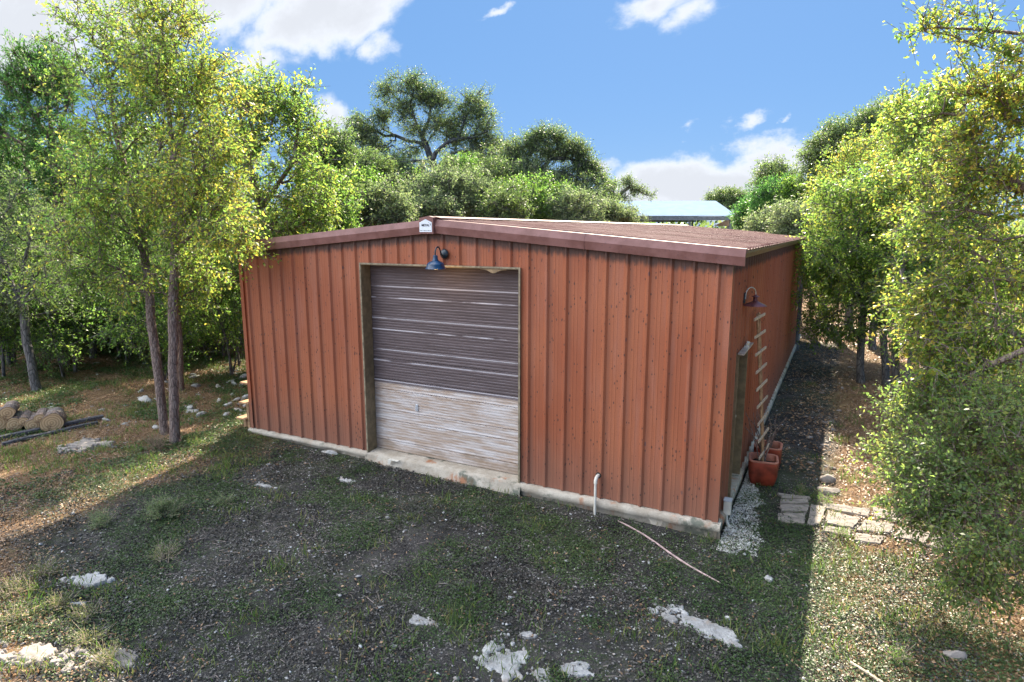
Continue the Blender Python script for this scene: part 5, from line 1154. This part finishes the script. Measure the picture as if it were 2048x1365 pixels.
RM = [((1722, 766), 'yellow green elm with single dark trunk nearest the long side wall', [(1700, 420, 80, 80), (1660, 500, 50, 60), (1650, 580, 40, 55), (1720, 560, 70, 60), (1690, 650, 45, 28), (1640, 640, 30, 40)], LF_ELM, 620, .10, [(1722, 690), (1728, 600), (1715, 480)]),
      ((1745, 700), 'tall golden elm further back beside the long side wall', [(1740, 330, 80, 55), (1690, 360, 60, 60), (1790, 300, 70, 50), (1650, 440, 50, 50), (1750, 420, 80, 60)], LF_ELMY, 620, .12, [(1748, 600), (1745, 450), (1740, 350)]),
      ((1772, 770), 'slim elm, second of the dark stems on the right', [(1800, 400, 80, 80), (1790, 500, 70, 70), (1830, 580, 60, 60), (1770, 600, 50, 40)], LF_ELMG, 520, .09, [(1768, 700), (1765, 620), (1790, 480)]),
      ((1795, 820), 'elm with forked dark stems in the shade on the right', [(1850, 330, 90, 70), (1880, 440, 90, 80), (1850, 560, 70, 60), (1830, 240, 60, 50)], LF_ELMY, 620, .09, [(1790, 720), (1800, 640), (1850, 480)]),
      ((1812, 835), 'thin dark stem, rightmost under the elm canopy', [(1900, 520, 80, 80), (1860, 640, 60, 60), (1850, 690, 50, 30)], LF_ELMG, 330, .05, [(1812, 760), (1825, 680), (1860, 600)])]
for k, ((u, v), lab, bl, lm, nt, rt, st) in enumerate(RM):
    p = foot(gp(u, v)); d = float((p-CAM)@FW)
    build_tree('elm_tree', lab, 'tree', [[p]+stem_px([(a, b, d) for a, b in st]), stem_px([(st[1][0], st[1][1], d), (bl[-1][0], bl[-1][1], d)]), stem_px([(st[1][0], st[1][1], d), (bl[1][0], bl[1][1], d)])],
        [B_(a, b, c, e, d, 1) for a, b, c, e in bl], N_(int(nt*1.15)), 160+k, lm, BARK_OAK, rt, .085, .55, tw=6, tl=.38, per=9, group='elms along the right side')
# --- near elm hanging in from the right edge
p = foot(np.array([13.9, 1.6, 0])); d = 7.6
NR = [(1880, 50, 40, 18, 7.4, .9), (1840, 60, 34, 16, 7.4, .9), (1950, 60, 80, 30, 7.5, 1), (2010, 120, 80, 40, 7.5, 1), (1960, 190, 80, 45, 7.6, 1), (2030, 220, 90, 60, 7.8, 1), (1940, 280, 75, 50, 8, 1), (2000, 360, 110, 70, 8, 1.2), (1900, 420, 70, 60, 8.6, 1),
      (1840, 470, 60, 60, 9.2, 1), (1830, 620, 50, 60, 9, 1), (1890, 760, 90, 60, 8, 1), (1880, 350, 70, 60, 9, 1), (1890, 220, 60, 50, 8.8, .9), (1900, 1030, 90, 50, 7, 1), (1900, 900, 80, 60, 7.4, 1), (1960, 520, 100, 80, 8.2, 1.2), (1880, 590, 70, 60, 8.4, 1.1), (1860, 680, 60, 50, 8.3, 1.1), (1980, 680, 100, 90, 8, 1.2), (1850, 830, 70, 50, 8.0, 1), (1930, 830, 90, 70, 7.6, 1.1), (1830, 950, 70, 55, 7.7, 1.2), (1930, 960, 100, 70, 7.2, 1.1), (2030, 860, 90, 100, 7, 1),
      (1990, 1080, 90, 70, 6.6, 1.1), (1960, 1170, 75, 50, 6.6, 1), (2040, 1200, 60, 60, 6.4, 1), (2120, 500, 120, 200, 8, .8), (2120, 900, 100, 200, 7, .6), (1790, 900, 40, 40, 7.9, .6), (1830, 1020, 55, 30, 7.2, .8)]
NRL = [b for b in NR if b[1] > 790]; NR = [b for b in NR if b[1] <= 790]
build_tree('elm_tree', 'nearest elm, long leafy branches hanging in from the right edge of the photo', 'tree',
    [[p, np.array([13.6, 1.7, 1.2]), np.array([13.4, 1.6, 2.4]), np.array([13.2, 1.4, 3.6]), np.array([13.1, 1.2, 5.0]), np.array([13.2, 1.0, 6.5])],
     [np.array([13.3, 1.5, 3.2])]+stem_px([(2060, 380, 7.7), (1980, 340, 7.9), (1920, 330, 8.0)]), [np.array([13.4, 1.6, 2.2])]+stem_px([(2050, 700, 7.4), (1960, 740, 7.7), (1880, 790, 7.9)]),
     [np.array([13.1, 1.2, 5.0])]+stem_px([(2060, 70, 7.4), (1970, 60, 7.4), (1870, 55, 7.4)]), [np.array([13.2, 1.3, 4.4])]+stem_px([(2050, 190, 7.6), (1960, 240, 7.8)]),
     ],
    [B_(u, v, a, b, dd, w2) for u, v, a, b, dd, w2 in NR], N_(1250), 200, LF_ELMY, BARK_ELM, .13, .062, .52, tw=6, tl=.27, per=8, step=.3, spread=.8, shell=.8, droop=.05, minr=.006)
q0 = foot(np.array([13.2, .6, 0])); nl = [np.array([13.2, .6, .3])]
build_tree('leafy_shrub', 'green many stemmed leafy shrub at the right edge below the nearest elm', 'shrub',
    [[q0, np.array([13.1, .6, .5])]+stem_px([(2030, 1000, 7.0), (2000, 900, 7.2)]), [np.array([13.15, .6, .3])]+stem_px([(2000, 1090, 6.9), (1930, 990, 7.1), (1860, 970, 7.5)]),
     [np.array([13.15, .6, .3])]+stem_px([(2030, 1150, 6.6), (1980, 1150, 6.6)]), [np.array([13.15, .6, .3])]+stem_px([(2000, 1040, 7.0), (1950, 880, 7.4), (1870, 840, 7.8)])],
    [B_(u, v, a*1.05, b, dd, w2) for u, v, a, b, dd, w2 in NRL if v < 1190 or u < 2030], N_(1000), 201, LF_SHRUB, BARK_ELM, .05, .05, .55, tw=6, tl=.27, per=9, step=.3, spread=.8, shell=.8, droop=.05)
# far wood that reads as one mass: crowns ring the clearing
rng = np.random.default_rng(77)
n = 260; ang = rng.uniform(-1.15, .62, n); rad = rng.uniform(46, 75, n); cx = CAM[0]+np.sin(ang)*rad; cy_ = CAM[1]+np.cos(ang)*rad
Vs = []
for k in range(n):
    h = rng.uniform(3.6, 5.0); m_ = 420; q = rng.normal(0, 1, (m_, 3)); q /= np.linalg.norm(q, axis=1)[:, None]; q *= rng.uniform(.5, 1, (m_, 1))
    P_ = q*[3.2, 3.2, h*.5]+[cx[k], cy_[k], float(ground(cx[k], cy_[k]))+h*.52]; Vs.append(leaf_cards(P_, q, .42, .7, rng))
tag(link('far_wood', leaf_mesh('far_wood', np.concatenate(Vs), LF_OAK)), 'distant scrubby wood closing the view between the trees', kind='stuff')
# undergrowth in the left wood
n = 42; Vs = []
for k in range(n):
    x = rng.uniform(-36, -15); y = rng.uniform(8, 28); s = rng.uniform(.4, 1.0); m_ = 420; q = rng.normal(0, 1, (m_, 3))*.6
    P_ = q*[s, s, s*.9]+[x, y, float(ground(x, y))+s*.55]; P_[:, 2] = np.maximum(P_[:, 2], float(ground(x, y))+.02); Vs.append(leaf_cards(P_, q, .11, .55, rng))
for k in range(40):
    x = rng.uniform(14, 19); y = rng.uniform(4, 24); s = rng.uniform(.5, 1.2); m_ = 500; q = rng.normal(0, 1, (m_, 3))*.5
    P_ = q*[s, s, s*.9]+[x, y, float(ground(x, y))+s*.5]; P_[:, 2] = np.maximum(P_[:, 2], float(ground(x, y))+.02); Vs.append(leaf_cards(P_, q, .09, .55, rng))
tag(link('undergrowth', leaf_mesh('undergrowth', np.concatenate(Vs), LF_ELMG)), 'tangled dark undergrowth below the trees on both sides', kind='stuff')

# slender saplings of the left wood and the far right row, copied from three built ones
def copy_thing(src, loc, rz, sc_, label, group):
    r = src.copy(); COL.objects.link(r); r.location = loc; r.rotation_euler = (0, 0, rz); r.scale = (sc_,)*3
    tag(r, label, 'tree', group)
    for ch in src.children:
        c = ch.copy(); COL.objects.link(c); c.parent = r
    return r
rg = random.Random(21); spots = []
while len(spots) < 34:
    u, v = rg.uniform(-60, 480), rg.uniform(640, 765)
    p = gp(u, v)
    if all((p[0]-q[0])**2+(p[1]-q[1])**2 > .8 for q in spots) and p[0] < -1.5: spots.append(p)
dep = lambda p: (p-CAM)@FW
spots.sort(key=dep); protos = []
rowsz = 12; k = 0
for b in range(0, len(spots), rowsz):
    row = sorted(spots[b:b+rowsz], key=lambda p: ((p-CAM)@RT)/dep(p))
    for i, p in enumerate(row):
        lab = '%s slender stem from the left in the %s row of saplings in the left wood' % (ORD[i], ['nearest', 'middle', 'farthest'][b//rowsz])
        if len(protos) < 4:
            H_ = 2.7+.35*len(protos); b0 = np.array(p); b0[2] -= .05; le = rg.uniform(-.5, .5); sd_ = len(protos)
            bl = [(b0+np.array([le*.7, 0, H_*.62]), (.75, .7, .8), 1), (b0+np.array([le, .1, H_*.85]), (.6, .6, .6), 1), (b0+np.array([le*.2-.3, .1, H_*.36]), (.6, .45, .6), .8), (b0+np.array([.35, 0, H_*.45]), (.5, .4, .5), .6)]
            t_ = build_tree('sapling', lab, 'tree', [[b0, b0+np.array([le*.1, .05, H_*.25]), b0+np.array([le*.5, 0, H_*.5]), b0+np.array([le, .1, H_*.85])], [b0+np.array([0, 0, .1]), b0+np.array([-.3, .1, H_*.3]), b0+np.array([-.5, .15, H_*.5])]],
                bl, 150, 600+sd_, [LF_ELMG, LF_BRIGHT, LF_ELM, LF_ELMG][sd_], BARK_OAK, .036, .07, .55, tw=5, tl=.34, per=8, group='saplings of the left wood')
            protos.append(t_)
        else:
            src = protos[k % 4]; copy_thing(src, (p[0], p[1], p[2]-.05), rg.uniform(0, 6.3), rg.uniform(.8, 1.25), lab, 'saplings of the left wood'); k += 1
